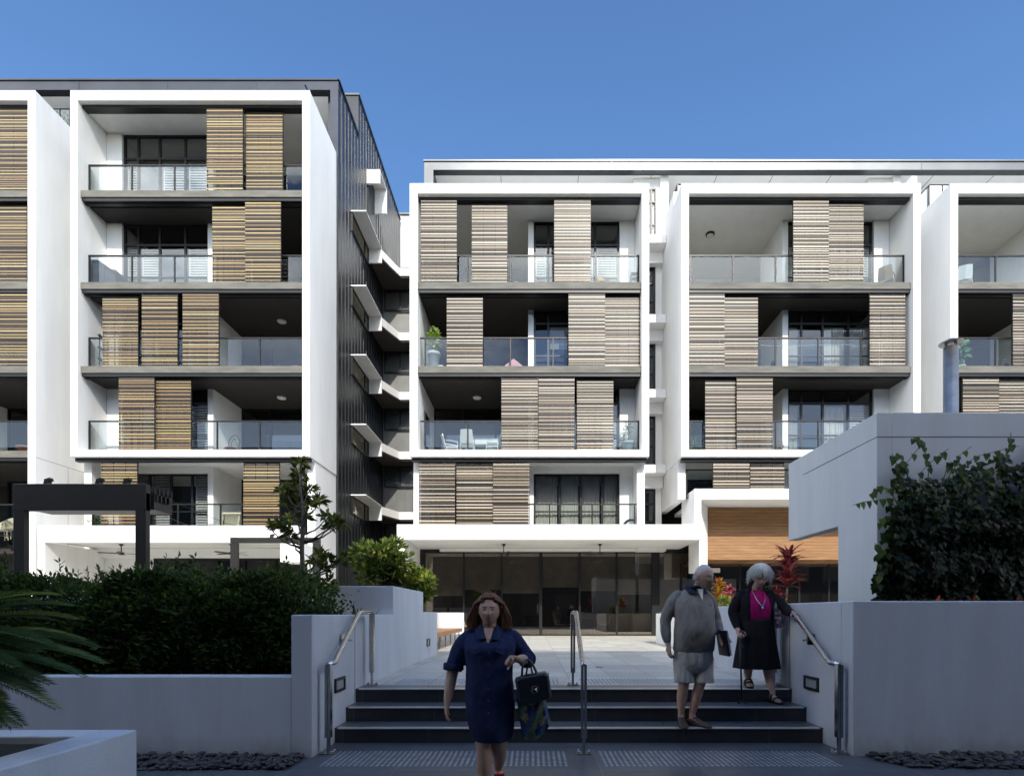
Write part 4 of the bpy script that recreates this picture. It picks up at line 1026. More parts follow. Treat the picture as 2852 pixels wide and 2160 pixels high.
for _ in range(7600):
    px = r.uniform(1885, 2400); pt = ivz(px) + 18 * noise.noise(Vector((px * .03, 3, 0)))
    py = pt + (1310 - pt) * r.random() ** .85
    if py - pt < 110 and noise.noise(Vector((px * .022, py * .03, 9))) < -.12 + .004 * (py - pt - 40) * -1: continue
    bul = .30 * min(1, (py - pt + 10) / 90) * (.6 + .4 * noise.noise(Vector((px * .02, py * .02, 5)))) + .05
    if px < 1935: bul *= .6
    Y = 6.57 - r.random() ** .6 * bul
    if Y < 5.56: Y = 5.56
    p = Vector((XD(px, Y), Y, ZD(py, Y)))
    d = Vector((r.uniform(-.7, .7), -r.uniform(.0, .6), -r.uniform(.2, 1)))
    nn = Vector((r.uniform(-.5, .5), -1, r.uniform(-.1, .9))).normalized()
    c = pick(r, IV_); k = .40 + 1.1 * max(0, 1 - (py - pt) / 170); c = tuple(q * k for q in c)  # shade painted into the leaves, deeper towards the bottom of the vine
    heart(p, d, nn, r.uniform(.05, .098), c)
# loose runners
runs = [[(1925, 1075), (1890, 1080), (1860, 1085), (1838, 1092)], [(1925, 1055), (1900, 1050), (1885, 1062), (1872, 1072)], [(1960, 1000), (1990, 960), (1975, 945), (1965, 955)], [(2010, 1010), (2000, 980), (1990, 955), (1978, 948)], [(1950, 1020), (1930, 990), (1925, 980)],
        [(1920, 1195), (1895, 1180), (1887, 1172)], [(1960, 1010), (1945, 985), (1935, 978)], [(2080, 1005), (2110, 985), (2150, 975), (2195, 965)], [(2050, 1005), (2075, 1020), (2090, 1040)], [(2140, 1010), (2100, 1030), (2080, 1055)], [(1935, 1110), (1905, 1120), (1893, 1140)], [(1990, 1020), (2025, 985), (2045, 970)], [(2060, 1010), (2070, 985), (2095, 965)], [(1925, 1220), (1903, 1235), (1893, 1255)], [(2170, 1000), (2185, 960), (2180, 935)]]
for ru in runs:
    P = [Vector((XD(a, 6.4), 6.42 - .02 * i, ZD(b, 6.4))) for i, (a, b) in enumerate(ru)]
    vs.tube(P, .0035, 5); vs.tube([Vector((XD(2010, 6.4), 6.45, 1.36)), Vector((XD(2000, 6.4), 6.5, 2.1)), P[0]], .005, 5)
    for a, b in zip(P[:-1], P[1:]):
        for k in range(2):
            p = a.lerp(b, k / 2); heart(p, Vector((r.uniform(-.5, .5), -.2, -1)), Vector((r.uniform(-.4, .4), -1, .4)), r.uniform(.07, .11), pick(r, [(.045, .08, .02), (.07, .11, .025), (.10, .13, .03)]))
lo(s, iv); s.build('foliage', M['leaf'], iv, colors=True); lo(vs, iv); vs.build('stem', M['bark'], iv)
for px, lab in ((2022, 'orange-red bromeliad below the vine, nearest the portal wall corner'), (2118, 'orange-red bromeliad below the vine, middle of three'), (2205, 'orange-red bromeliad below the vine, at the right edge of the picture')):
    rosette('bromeliad', lab, 'plant', (XD(px, 5.85), 5.85, 1.36), 26, .36, .04, [(.42, .07, .02), (.30, .05, .015), (.08, .08, .02)], px, (.25, 1.3), .4)
# ------------------------------------------------------------------ people
def skin_mat(name):
    m = attr_mat(name, 0.5, 0, 0, .35); b = m.node_tree.nodes['Principled BSDF']
    b.inputs['Subsurface Weight'].default_value = 0.08; b.inputs['Subsurface Radius'].default_value = (.01, .004, .002)
    return m
M['skin'] = skin_mat('skin')
def fabric(name, c, var=.12, fold=0.5, scale=9, rough=.9):
    m, nt, b = new_mat(name); b.inputs['Roughness'].default_value = rough; b.inputs['Specular IOR Level'].default_value = .15
    tc = N(nt, 'ShaderNodeTexCoord'); mp = N(nt, 'ShaderNodeMapping'); mp.inputs['Scale'].default_value = (1, 1, .55)
    nt.links.new(tc.outputs['Object'], mp.inputs['Vector'])
    f = noise_tex(nt, mp.outputs[0], scale, 3, .5)
    f2 = noise_tex(nt, tc.outputs['Object'], 160, 2, .5)
    ad = N(nt, 'ShaderNodeMath', operation='MULTIPLY_ADD'); ad.inputs[1].default_value = .06
    nt.links.new(f2, ad.inputs[0]); nt.links.new(f, ad.inputs[2])
    r = ramp(nt, f2, [(.3, tuple(x * (1 - var) for x in c)), (.7, tuple(x * (1 + var) for x in c))])
    mp2 = N(nt, 'ShaderNodeMapping'); mp2.inputs['Scale'].default_value = (1, 1, .4); mp2.inputs['Rotation'].default_value = (0, R(25), 0); nt.links.new(tc.outputs['Object'], mp2.inputs['Vector'])
    f3 = noise_tex(nt, mp2.outputs[0], scale * 1.1, 4, .6); r3 = ramp(nt, f3, [(.36, (.80, .80, .80)), (.62, (1.14, 1.14, 1.14))])  # mottling paints the shading of folds, with some worn fade
    mq = N(nt, 'ShaderNodeMixRGB', blend_type='MULTIPLY'); mq.inputs[0].default_value = 1; nt.links.new(r.outputs[0], mq.inputs[1]); nt.links.new(r3.outputs[0], mq.inputs[2])
    nt.links.new(mq.outputs[0], b.inputs['Base Color']); bump(nt, b, ad.outputs[0], fold, .03)
    return m
def spline(pts, k=6):
    """Catmull-Rom through tuples of any length"""
    out = []; n = len(pts)
    for i in range(n - 1):
        p0 = pts[max(0, i - 1)]; p1 = pts[i]; p2 = pts[i + 1]; p3 = pts[min(n - 1, i + 2)]
        for q in range(k):
            t = q / k; out.append(tuple(.5 * ((2 * b) + (-a + c) * t + (2 * a - 5 * b + 4 * c - d) * t * t + (-a + 3 * b - 3 * c + d) * t ** 3) for a, b, c, d in zip(p0, p1, p2, p3)))
    out.append(tuple(pts[-1])); return out
def limb(mb, pts, k=5, n=14, flat=1.0, cut=False):
    """pts: (x,y,z,r) joints; rounded ends"""
    sp = spline(pts, k); P = [Vector(p[:3]) for p in sp]; rr = [max(.002, p[3]) for p in sp]
    d0 = (P[0] - P[1]).normalized(); d1 = (P[-1] - P[-2]).normalized()
    if cut: P = [P[0] + d0 * rr[0] * .8, P[0] + d0 * rr[0] * .5] + P; rr = [rr[0] * .45, rr[0] * .85] + rr
    else:
        P = [P[0] + d0 * rr[0] * .8, P[0] + d0 * rr[0] * .5] + P + [P[-1] + d1 * rr[-1] * .5, P[-1] + d1 * rr[-1] * .8]
        rr = [rr[0] * .45, rr[0] * .85] + rr + [rr[-1] * .85, rr[-1] * .45]
    mb.tube(P, rr, n, flat=flat)
def torso(mb, secs, n=36, k=5, open_angle=None, pw=2.3):
    """secs: (z, cx, cy, rx, ry)"""
    rs = []
    for z, cx, cy, rx, ry in spline(secs, k):
        ring = []
        for q in range(n if open_angle is None else n + 1):
            a = 2 * PI * q / n if open_angle is None else (-PI / 2 + open_angle) + (2 * PI - 2 * open_angle) * q / n
            c, s_ = math.cos(a), math.sin(a); e = 2 / pw
            ring.append((cx + rx * math.copysign(abs(c) ** e, c), cy + ry * math.copysign(abs(s_) ** e, s_), z))
        rs.append(ring)
    mb.rings(rs, open_angle is None, True)
def hand(mb, wrist, fwd, palm, curl=.5, L=.175, thumb=1, spread=.12, curls=None):
    """palm, four unequal fingers and a thumb; fwd: direction of the fingers, palm: way the palm faces"""
    w = Vector(wrist); f = Vector(fwd).normalized(); p = Vector(palm); p = (p - f * p.dot(f)).normalized(); sd = f.cross(p) * thumb
    k = L / .18; rs = []
    for t, hw, hh in ((0, .026, .021), (.03, .036, .019), (.065, .041, .016), (.092, .040, .012), (.10, .036, .008)):
        c = w + f * t * k
        rs.append([c + sd * hw * k * math.cos(2 * PI * q / 14) + p * hh * k * math.sin(2 * PI * q / 14) for q in range(14)])
    mb.rings(rs)
    for i, (o, ln, cu) in enumerate(zip((.030, .010, -.010, -.029), (.072, .080, .074, .058), curls or (.85, 1, 1.05, 1.1))):
        b = w + f * .088 * k + sd * o * k; d = (f + sd * (o * spread * 20)).normalized(); pts = [(*b, .0098 * k)]; cur = Vector(b); a = 0
        for seg, fr_ in enumerate((.45, .31, .24)):
            a += curl * cu * (.9, 1.1, .8)[seg]
            dd = d * math.cos(a) + p * math.sin(a); cur = cur + dd * ln * fr_ * k; pts.append((*cur, (.0090, .0082, .0070)[seg] * k))
        limb(mb, pts, 2, 8)
    b = w + f * .028 * k + sd * .030 * k; c1 = b + (f * .55 + sd * .65 + p * .3 * curl).normalized() * .038 * k; c2 = c1 + (f * .85 + sd * .15 + p * (.2 + .6 * curl)).normalized() * .032 * k; c3 = c2 + (f * .9 - sd * .1 + p * (.2 + .7 * curl)).normalized() * .022 * k
    limb(mb, [(*b, .014 * k), (*c1, .0115 * k), (*c2, .0095 * k), (*c3, .0075 * k)], 2, 8)
def foot(mb, ankle, fwd, z, L=.23, W=.043, hk=1.0):
    a = Vector(ankle); f = Vector((fwd[0], fwd[1], 0)).normalized(); sl = fwd[2] if len(fwd) > 2 else 0
    h = a - f * L * .22; s = Vector((-f.y, f.x, 0)); rs = []
    wk = W / .043
    for t, w, hh in ((0, .022, .05), (.08, .032, .065), (.3, .034, .085), (.5, .037, .065), (.72, W, .04), (.9, W * .85, .026), (1, W * .4, .014)):
        c = h + f * L * t; zb = z + sl * (1 - t) * L; ring = []; hh *= hk; w = w if t in (.72, .9, 1) else w * wk
        for q in range(14):
            an = 2 * PI * q / 14; v = math.sin(an); ring.append((c.x + s.x * w * math.cos(an), c.y + s.y * w * math.cos(an), zb + (hh * (.5 + .5 * v) if v > 0 else hh * .5 * (1 + max(-1, v * 1.6)))))
        rs.append(ring)
    mb.rings(rs)
def head_geo(mb, C, Rm, s=1.0, plump=1.0, mod=None):
    nu, nv = 64, 48; rs = []
    g = lambda x, m, w: math.exp(-((x - m) / w) ** 2)
    for k in range(nv + 1):
        ph = -PI / 2 + PI * k / nv; ring = []
        for q in range(nu):
            th = 2 * PI * q / nu; cp = max(.01, math.cos(ph))
            x = .074 * plump * math.sin(th) * cp; y = -.094 * math.cos(th) * cp; z = .115 * math.sin(ph)
            if z < 0:
                kk = -z / .115; x *= 1 - .30 * kk ** 1.6
                if y > 0: y *= 1 - .5 * kk
                else: y *= 1 + .10 * kk
            if y < 0:
                fr_ = min(1, (-y) / .06)
                d = .015 * g(x, 0, .012) * (g(z, -.028, .022) if z < -.028 else g(z, -.028, .032)) + .006 * g(abs(x), .010, .010) * g(z, -.033, .010)
                d += .005 * g(z, .022, .012) * g(abs(x), .028, .028) - .009 * g(abs(x), .031, .013) * g(z, .002, .011)
                d += .006 * g(abs(x), .042, .018) * g(z, -.030, .02) + .007 * g(x, 0, .020) * (g(z, -.056, .006) + g(z, -.068, .007)) - .003 * g(x, 0, .022) * g(z, -.0615, .003)
                d += .006 * g(x, 0, .022) * g(z, -.097, .014)
                y -= d * fr_
            ring.append(Vector(C) + Rm @ (Vector((x, y, z)) * s))
        rs.append(ring)
    mb.rings(rs)
    for sg in (-1, 1):
        rs = []
        for k in range(7):
            t = k / 6; rr = math.sin(PI * (.08 + .84 * t)); ring = []
            for q in range(10):
                a = 2 * PI * q / 10
                ring.append(Vector(C) + Rm @ (Vector((sg * (.074 * plump + .010 * (t - .35) + .006), .012 + .018 * rr * math.cos(a) + .012 * t, -.008 + .032 * rr * math.sin(a))) * s))
            rs.append(ring)
        mb.rings(rs)
def head_color(C, Rm, s, base, lip, brow, scalp=None):
    Ri = Rm.inverted()
    def fn(co):
        l = (Ri @ (co - Vector(C))) / s
        if l.length > .16: return None
        if scalp and l.z > .012 and l.z > .012 + max(0, -l.y) * .62: k = min(1, (l.z - .012 - max(0, -l.y) * .62) / .03) * (.75 + .5 * noise.noise(co * 60)); return tuple(a + (b - a) * max(0, min(1, k)) for a, b in zip(base, scalp))
        if l.y < -.04:
            if abs(l.z - .024 + abs(l.x) * .08) < .0055 and .012 < abs(l.x) < .048: return brow
            if abs(l.z + .062) < .0085 - .010 * (abs(l.x) / .024) ** 2 and abs(l.x) < .024: return tuple(a * .6 if abs(l.z + .062) < .0018 else a for a in lip)
            if abs(l.z - .001) < .006 and abs(abs(l.x) - .031) < .014: return tuple(k * .55 for k in base)
        return None
    return fn
def remeshed(name, mb, mat, parent, voxel=.006, smooth=3, colfn=None, base=None, wrinkle=None):
    me = bpy.data.meshes.new(name + '_src'); me.from_pydata(mb.v, [], mb.f); t = bpy.data.objects.new(name + '_src', me); COL.objects.link(t)
    m = t.modifiers.new('r', 'REMESH'); m.mode = 'VOXEL'; m.voxel_size = voxel; m.use_smooth_shade = True
    if smooth: s = t.modifiers.new('s', 'SMOOTH'); s.iterations = smooth; s.factor = .5
    dg = bpy.context.evaluated_depsgraph_get(); dg.update()
    nm = bpy.data.meshes.new_from_object(t.evaluated_get(dg)); nm.name = name
    bpy.data.objects.remove(t); bpy.data.meshes.remove(me)
    if wrinkle:
        amp, sc = wrinkle
        nrm = [v.normal.copy() for v in nm.vertices]
        for v, vn in zip(nm.vertices, nrm):
            c = v.co.copy(); q = noise.noise(Vector((c.x * sc, c.y * sc, c.z * sc * .45))) + .5 * noise.noise(Vector((c.x * sc * 2.3 + 5, c.y * sc * 2.3, c.z * sc * 1.6)))
            v.co = c + vn * amp * q
    nm.materials.clear(); nm.materials.append(mat)
    nm.polygons.foreach_set('use_smooth', [True] * len(nm.polygons))
    if base:
        ca = nm.color_attributes.new('Col', 'FLOAT_COLOR', 'POINT'); arr = []
        for v in nm.vertices:
            c = None
            if colfn: c = colfn(v.co)
            if c is None:
                k = 1 + .12 * noise.noise(v.co * 18); c = (base[0] * k, base[1] * k, base[2] * k)
            arr.extend([*c, 1])
        ca.data.foreach_set('color', arr)
    o = bpy.data.objects.new(name, nm); COL.objects.link(o); o.parent = parent; return o
def eyes(C, Rm, s, parent):
    for sg in (-1, 1):
        mb = MB(); c = Vector(C) + Rm @ (Vector((sg * .031, -.0775, .001)) * s)
        mb.ball(c, .0105 * s, .0095 * s, .0058 * s, 12, 8, col=(.36, .33, .31)); c2 = c + Rm @ (Vector((0, -.0068, 0)) * s); mb.ball(c2, .0046 * s, .0035 * s, .0050 * s, 10, 6, col=(.03, .02, .015))
        mb.build('eye', M['skin'], parent, True, colors=True)
def strands(mb, C, Rm, s, n, r, fn, pal, rad):
    for _ in range(n):
        path, ok = fn(r)
        if not ok: continue
        c = pick(r, pal); P = [Vector(q) for q in spline([tuple(Vector(C) + Rm @ (Vector(p) * s)) for p in path], 3)]
        mb.tube(P, [rad * (1 - .6 * i / (len(P) - 1)) for i in range(len(P))], 5, col=c)
def rot(yaw, pitch, roll=0):
    return (Matrix.Rotation(yaw, 3, 'Z') @ Matrix.Rotation(pitch, 3, 'X') @ Matrix.Rotation(roll, 3, 'Y'))

# ============ woman in the denim dress, walking towards us
wo = thing('person', 'woman with auburn hair in a navy denim shirt dress, walking forward carrying bags', 'person', (-.32, 4.0, 0))
SK = (.48, .30, .22); C = (.012, -.04, 1.385); Rm = rot(0, -.03); hs = .93
mb = MB()
head_geo(mb, C, Rm, hs, 1.08)
limb(mb, [(.01, .0, 1.18, .062), (.012, -.005, 1.25, .056), (.012, -.012, 1.32, .055)])
torso(mb, [(1.0, .01, 0, .12, .10), (1.12, .01, 0, .15, .11), (1.2, .01, .01, .15, .08), (1.235, .01, .01, .09, .06)])
limb(mb, [(-.165, .0, 1.17, .05), (-.235, .0, 1.0, .046), (-.255, -.01, .94, .043), (-.275, -.05, .80, .035), (-.283, -.07, .735, .026)])
hand(mb, (-.283, -.07, .735), (-.06, -.10, -1), (.9, .2, 0), .32, .165, -1)
limb(mb, [(.185, .02, 1.17, .05), (.27, .11, 1.03, .048), (.28, .06, 1.02, .044), (.245, -.10, 1.04, .036), (.225, -.165, 1.045, .026)])
hand(mb, (.225, -.165, 1.045), (-.80, -.55, .12), (.35, -.55, -.75), 1.25, .165, -1)
limb(mb, [(-.07, 0, .72, .085), (-.045, -.03, .55, .074), (-.025, -.05, .42, .057), (-.022, -.03, .27, .058), (-.02, .0, .10, .036), (-.02, .0, .07, .036)])
foot(mb, (-.02, .0, .08), (-.05, -1, 0), .02)
limb(mb, [(.08, 0, .72, .085), (.085, -.01, .55, .072), (.08, -.01, .42, .055), (.075, .12, .31, .055), (.06, .26, .19, .035), (.06, .28, .16, .035)])
foot(mb, (.06, .29, .16), (.1, -1, .42), .03, .22)
body = remeshed('body', mb, M['skin'], wo, .0055, 2, head_color(C, Rm, hs, SK, (.42, .22, .175), (.20, .11, .075)), SK)
eyes(C, Rm, hs, wo)
M['denim'] = fabric('denim', (.022, .031, .082), .25, .6, 10)
mb = MB()
torso(mb, [(.455, .03, 0, .125, .125), (.47, .03, 0, .140, .13), (.56, .024, 0, .163, .145), (.68, .016, 0, .178, .155), (.80, .012, -.005, .178, .16), (.92, .010, -.01, .170, .155), (1.02, .012, -.01, .172, .15), (1.11, .014, -.015, .182, .155), (1.175, .014, .0, .192, .125), (1.215, .013, .012, .165, .09), (1.245, .012, .012, .10, .07), (1.262, .012, .01, .075, .064)], pw=2.2)
limb(mb, [(-.10, .01, 1.19, .062), (-.145, .008, 1.172, .067), (-.192, .006, 1.11, .068), (-.226, .003, 1.03, .066), (-.25, .0, .960, .064)], cut=True)
limb(mb, [(.11, .015, 1.195, .062), (.165, .02, 1.18, .066), (.215, .06, 1.12, .064), (.262, .10, 1.06, .064), (.285, .07, 1.03, .062), (.28, -.02, 1.035, .056)])
remeshed('dress', mb, M['denim'], wo, .007, 4, wrinkle=(.007, 11))
for (p, d, rr) in (((-.249, .0, .972), (-.04, 0, -1), .070), ((.281, -.012, 1.035), (-.06, -1, .05), .061)):
    mb = MB(); p = Vector(p); d = Vector(d).normalized(); mb.tube([p - d * .035, p - d * .03, p + d * .01, p + d * .015], [rr, rr + .004, rr + .005, rr + .001], 16); mb.build('cuff', M['denim'], wo, True)
mb = MB()   # collar and placket
for sg in (-1, 1):
    for a, b in (((.058, -.045, 1.278), (.10, .03, 1.262)), ((.050, -.06, 1.275), (.03, -.11, 1.225))):
        pass
    mb.add([(.012 + sg * .072, .02, 1.29), (.012 + sg * .052, -.068, 1.278), (.012 + sg * .012, -.138, 1.185), (.012 + sg * .070, -.140, 1.180), (.012 + sg * .100, -.05, 1.238)], [(0, 1, 4), (1, 2, 3), (1, 3, 4)])
sp_ = mb.build('collar', M['denim'], wo)
so_ = sp_.modifiers.new('t', 'SOLIDIFY'); so_.thickness = .006
mb = MB(); mb.add([(.012, -.152, 1.135), (-.006, -.136, 1.19), (-.024, -.09, 1.262), (.048, -.09, 1.262), (.030, -.136, 1.19)], [(0, 1, 2, 3, 4)], col=SK); mb.build('neckline', M['skin'], wo, colors=True)
mb = MB()
for k in range(7): mb = MB(); mb.ball((.016, -.172 - .002 * k, 1.10 - .085 * k), .005, .003, .005, 8, 5); mb.build('button', M['bbq'], wo)
for sg in (-1, 1):
    mb = MB(); mb.add([(.014 + sg * .05, -.168, 1.115), (.014 + sg * .135, -.138, 1.115), (.014 + sg * .135, -.140, 1.095), (.014 + sg * .092, -.162, 1.078), (.014 + sg * .05, -.172, 1.095)], [(0, 1, 2, 3, 4)]); q = mb.build('pocket_flap', M['denim'], wo); q.modifiers.new('t', 'SOLIDIFY').thickness = .006
AUB = [(.11, .038, .016), (.19, .07, .026), (.27, .105, .036), (.40, .18, .07)]
r = random.Random(3); mb = MB()
mb.ball(Vector(C) + Vector((0, .028, .018)), .084, .088, .106, 20, 14, col=(.06, .026, .013)); mb.ball(Vector(C) + Vector((0, .05, -.08)), .085, .055, .11, 16, 10, col=(.05, .022, .012))
def wfn(r):
    a = r.uniform(-PI, PI); e = r.uniform(.05, 1.5); d = Vector((math.sin(a) * math.cos(e), -math.cos(a) * math.cos(e), math.sin(e)))
    front = d.y < -.25
    if front and e < .75 - .25 * (abs(d.x) > .45): return None, False
    p0 = Vector((d.x * .080, d.y * .098, d.z * .120)); sx = math.copysign(1, p0.x if abs(p0.x) > .01 else r.uniform(-1, 1)); out = Vector((sx, max(.05, d.y + .45), 0)).normalized()
    P = [p0 * .95, p0 * 1.06 + Vector((sx * .012, .0, .008))]; ph = r.uniform(0, 6.3); ln = r.uniform(.09, .17); R0 = r.uniform(.090, .150)
    for k in range(1, 7):
        t = k / 6; tgt = Vector((out.x * R0 * (1 + .12 * t), out.y * R0 * .8 - (.02 if front else 0) * 0 + .01, .06 - (ln + .05) * t)) + Vector((math.sin(ph + 5 * t), math.cos(ph + 4 * t), 0)) * .011
        P.append(P[1].lerp(tgt, min(1, .35 + t)))
    return P, True
strands(mb, C, Rm, hs, 1000, r, wfn, AUB, .0036)
def tuft(r):
    a = r.uniform(-.9, .9); p = Vector((a * .05, r.uniform(-.05, .06), .115)); return [p, p + Vector((a * .02 - .01, -.01, .025)), p + Vector((a * .05 - .03, -.02, .03 + r.random() * .02))], True
strands(mb, C, Rm, hs, 40, r, tuft, AUB, .0018)
mb.build('hair', M['slats'], wo, True, colors=True)
M['red_sandal'] = plain('red_sandal', (.35, .03, .05), .5)
for (an, fw, zz) in (((-.02, .0, .0), (-.05, -1), .0), ((.06, .29, .0), (.1, -1), .03)):
    mb = MB(); f = Vector((fw[0], fw[1], 0)).normalized(); c = Vector(an); q = zz * 14 * 0
    s_ = .42 if zz else 0
    L = .23; pts = []
    for t, w_ in ((-.22, .03), (0, .036), (.3, .036), (.6, .047), (.78, .03)):
        pts.append((c + f * L * t, w_, zz + s_ * (1 - t - .22) * L * (1 if zz else 0)))
    sd_ = Vector((-f.y, f.x, 0))
    rs = [[p + sd_ * w_ + Vector((0, 0, z)), p - sd_ * w_ + Vector((0, 0, z)), p - sd_ * w_ + Vector((0, 0, z + .018)), p + sd_ * w_ + Vector((0, 0, z + .018))] for p, w_, z in pts]
    mb.rings(rs)
    for t in (.35, .5): p = c + f * L * t; z = zz + s_ * (1 - t - .22) * L; mb.tube([p + sd_ * .045 + Vector((0, 0, z + .01)), p + sd_ * .03 + Vector((0, 0, z + .07)), p - sd_ * .03 + Vector((0, 0, z + .07)), p - sd_ * .045 + Vector((0, 0, z + .01))], .011, 6)
    mb.build('sandal', M['red_sandal'], wo)
mb = MB(); mb.lathe([(.031, -.012), (.034, 0), (.031, .012)], n=18)
q = mb.build('watch', M['brass'], wo, True); q.location = (.243, -.115, 1.042); q.rotation_euler = (0, R(85), R(35))

# bags she carries
hb = thing('handbag', 'black structured handbag with a round silver emblem, hung on the woman\'s forearm', 'handbag', (.0, 3.86, .80))
def wx(px): return (px - 960) / 808.7 - .32
def wz(py): return 2.262 - py / 808.7
M['leather'] = plain('black_leather', (.012, .013, .02), .38, var=.2, vscale=20, bmp=(120, .15, .001))
def lo2(mb, o): lo(mb, o)
mb = MB(); sx = .96
def bagring(y0, pts): return [(wx(a) * 1, y0, wz(b)) for a, b in pts]
prof = [(1122, 1090), (1150, 1078), (1290, 1052), (1310, 1066), (1326, 1180), (1318, 1200), (1180, 1232), (1142, 1226)]
def inset(pts, k):
    cx_ = sum(p[0] for p in pts) / len(pts); cy_ = sum(p[1] for p in pts) / len(pts); return [(cx_ + (a - cx_) * k, cy_ + (b - cy_) * k) for a, b in pts]
mb.rings([bagring(3.775, inset(prof, .86)), bagring(3.785, inset(prof, .96)), bagring(3.80, prof), bagring(3.90, prof), bagring(3.915, inset(prof, .96)), bagring(3.925, inset(prof, .86))], True, True)
lo(mb, hb); mb.build('bag_body', M['leather'], hb, bevel=.006)
mb = MB(); mb.tube([(wx(1125), 3.795, wz(1105)), (wx(1180), 3.785, wz(1092)), (wx(1300), 3.79, wz(1066)), (wx(1312), 3.86, wz(1064))], .004, 6); lo(mb, hb); mb.build('zip', M['steel'], hb)
for yy in (3.80, 3.90):
    mb = MB(); P = spline([(wx(1160), yy, wz(1085)), (wx(1165), yy, wz(1020)), (wx(1185), yy * .5 + 3.86 * .5, wz(988)), (wx(1215), yy * .5 + 3.86 * .5, wz(1005)), (wx(1245), yy, wz(1065))], 6); mb.tube(P, .0075, 8); lo(mb, hb); mb.build('handle', M['leather'], hb, True)
mb = MB()
for a in (1160, 1245): mb.lathe([(.012, -.012), (.012, .012)], (wx(a), 3.795, wz(1085 if a < 1200 else 1068)), 8)
lo(mb, hb); mb.build('buckle', M['steel'], hb)
# round emblem with the letters M K
ec = Vector((wx(1231), 3.769, wz(1146))); mb = MB(); er = .024
mb.tube([ec + Vector((er * math.cos(2 * PI * k / 28), 0, er * math.sin(2 * PI * k / 28))) for k in range(29)], .0028, 6)
def stroke(a, b): mb.tube([ec + Vector((a[0], 0, a[1])) * er, ec + Vector((b[0], 0, b[1])) * er], .0022, 5)
for a, b in (((-.72, -.45), (-.62, .5)), ((-.62, .5), (-.38, -.2)), ((-.38, -.2), (-.14, .5)), ((-.14, .5), (-.02, -.45)), ((.18, -.5), (.18, .5)), ((.18, 0), (.62, .5)), ((.26, .08), (.68, -.45))): stroke(a, b)
lo(mb, hb); mb.build('emblem', M['steel'], hb)
tb = thing('tote_bag', 'patchwork cloth tote bag in blue, green and beige, hanging below the black handbag', 'tote bag', (.0, 3.95, .6))
mb = MB(); rt = random.Random(2)
prof2 = [(1125, 1225), (1135, 1212), (1285, 1205), (1325, 1352), (1200, 1440), (1180, 1448), (1150, 1400)]
PC = [(.025, .06, .17), (.05, .10, .05), (.20, .18, .12), (.03, .05, .10), (.09, .12, .06), (.016, .035, .12)]
nu, nv = 6, 6
def bil(u, v):
    tl_, tr_, br2, bl2 = Vector((1128, 1212)), Vector((1288, 1205)), Vector((1326, 1354)), Vector((1160, 1440)); top = tl_.lerp(tr_, u); bot = bl2.lerp(br2, u) + Vector((0, 45 * math.sin(PI * u))); return top.lerp(bot, v)
for yy, sg in ((3.90, -1), (3.99, 1)):
    G = [[None] * (13) for _ in range(13)]
    for i in range(13):
        for j in range(13):
            p = bil(i / 12, j / 12); bul = .028 * math.sin(PI * i / 12) * math.sin(PI * min(1, j / 12 * .9 + .1)) + .006 * math.sin(i * 1.3 + j)
            G[i][j] = (wx(p.x), yy + sg * bul if 0 < i < 12 else 3.945, wz(p.y))
    for i in range(12):
        for j in range(12):
            a = (i + j) // 3 + 3 * ((i - j + 12) // 4); mb.add([G[i][j], G[i + 1][j], G[i + 1][j + 1], G[i][j + 1]], [(0, 1, 2, 3)], col=PC[a * 7 % 6])
lo(mb, tb); mb.build('bag_body', attr_mat('patchwork', .85), tb, True, colors=True)
mb = MB()
for yy in (3.91, 3.98): mb.tube(spline([(wx(1150), yy, wz(1215)), (wx(1180), yy, wz(1090)), (wx(1200), 3.93, wz(1010)), (wx(1225), yy, wz(1090)), (wx(1262), yy, wz(1210))], 5), .006, 6)
lo(mb, tb); mb.build('strap', M['soil'], tb)

# ============ old man in the sweater
om = thing('person', 'bald old man in taupe sweater and pale shorts standing on the lowest step', 'person', (1.71, 5.97, .159))
B = .159
def z_(l): return [(p[0], p[1], p[2] - B, *p[3:]) for p in l]
def zs(l): return [(p[0] - B, *p[1:]) for p in l]
SK2 = (.54, .33, .25); C = (.105, -.085, 1.755 - B); Rm = rot(R(40), R(8)); hs = 1.13
mb = MB(); head_geo(mb, C, Rm, hs, 1.0)
limb(mb, z_([(.03, .02, 1.52, .07), (.06, -.01, 1.60, .062), (.095, -.05, 1.69, .060)]))
torso(mb, zs([(1.30, .02, 0, .15, .11), (1.50, .01, .01, .16, .10), (1.58, .02, .015, .12, .07), (1.62, .03, .01, .07, .06)]))
limb(mb, z_([(-.262, -.02, 1.10, .038), (-.262, -.04, 1.05, .03), (-.258, -.05, 1.03, .028)])); hand(mb, (-.258, -.05, 1.03 - B), (.08, -.12, -1), (.9, .25, 0), .45, .18, -1)
limb(mb, z_([(.285, .0, 1.19, .038), (.283, -.10, 1.135, .030), (.283, -.12, 1.125, .028)])); hand(mb, (.283, -.12, 1.125 - B), (.12, -.55, -.8), (.5, .5, -.3), 1.0, .18, 1)
limb(mb, z_([(-.07, 0, .95, .095), (-.085, -.01, .70, .075), (-.088, -.02, .60, .058), (-.098, .01, .45, .056), (-.10, .03, .30, .036), (-.10, .03, .24, .038)])); foot(mb, (-.10, .03, .24 - B), (-.1, -1, 0), .02, .21, .034)
limb(mb, z_([(.11, 0, .95, .095), (.10, -.02, .70, .075), (.08, -.03, .60, .058), (.05, .0, .45, .056), (.02, .02, .30, .036), (.02, .02, .24, .038)])); foot(mb, (.02, .02, .24 - B), (.65, -.76, 0), .02, .21, .034)
remeshed('body', mb, M['skin'], om, .0055, 2, head_color(C, Rm, hs, SK2, (.42, .22, .18), (.42, .34, .28), (.60, .57, .56)), SK2)
eyes(C, Rm, hs, om)
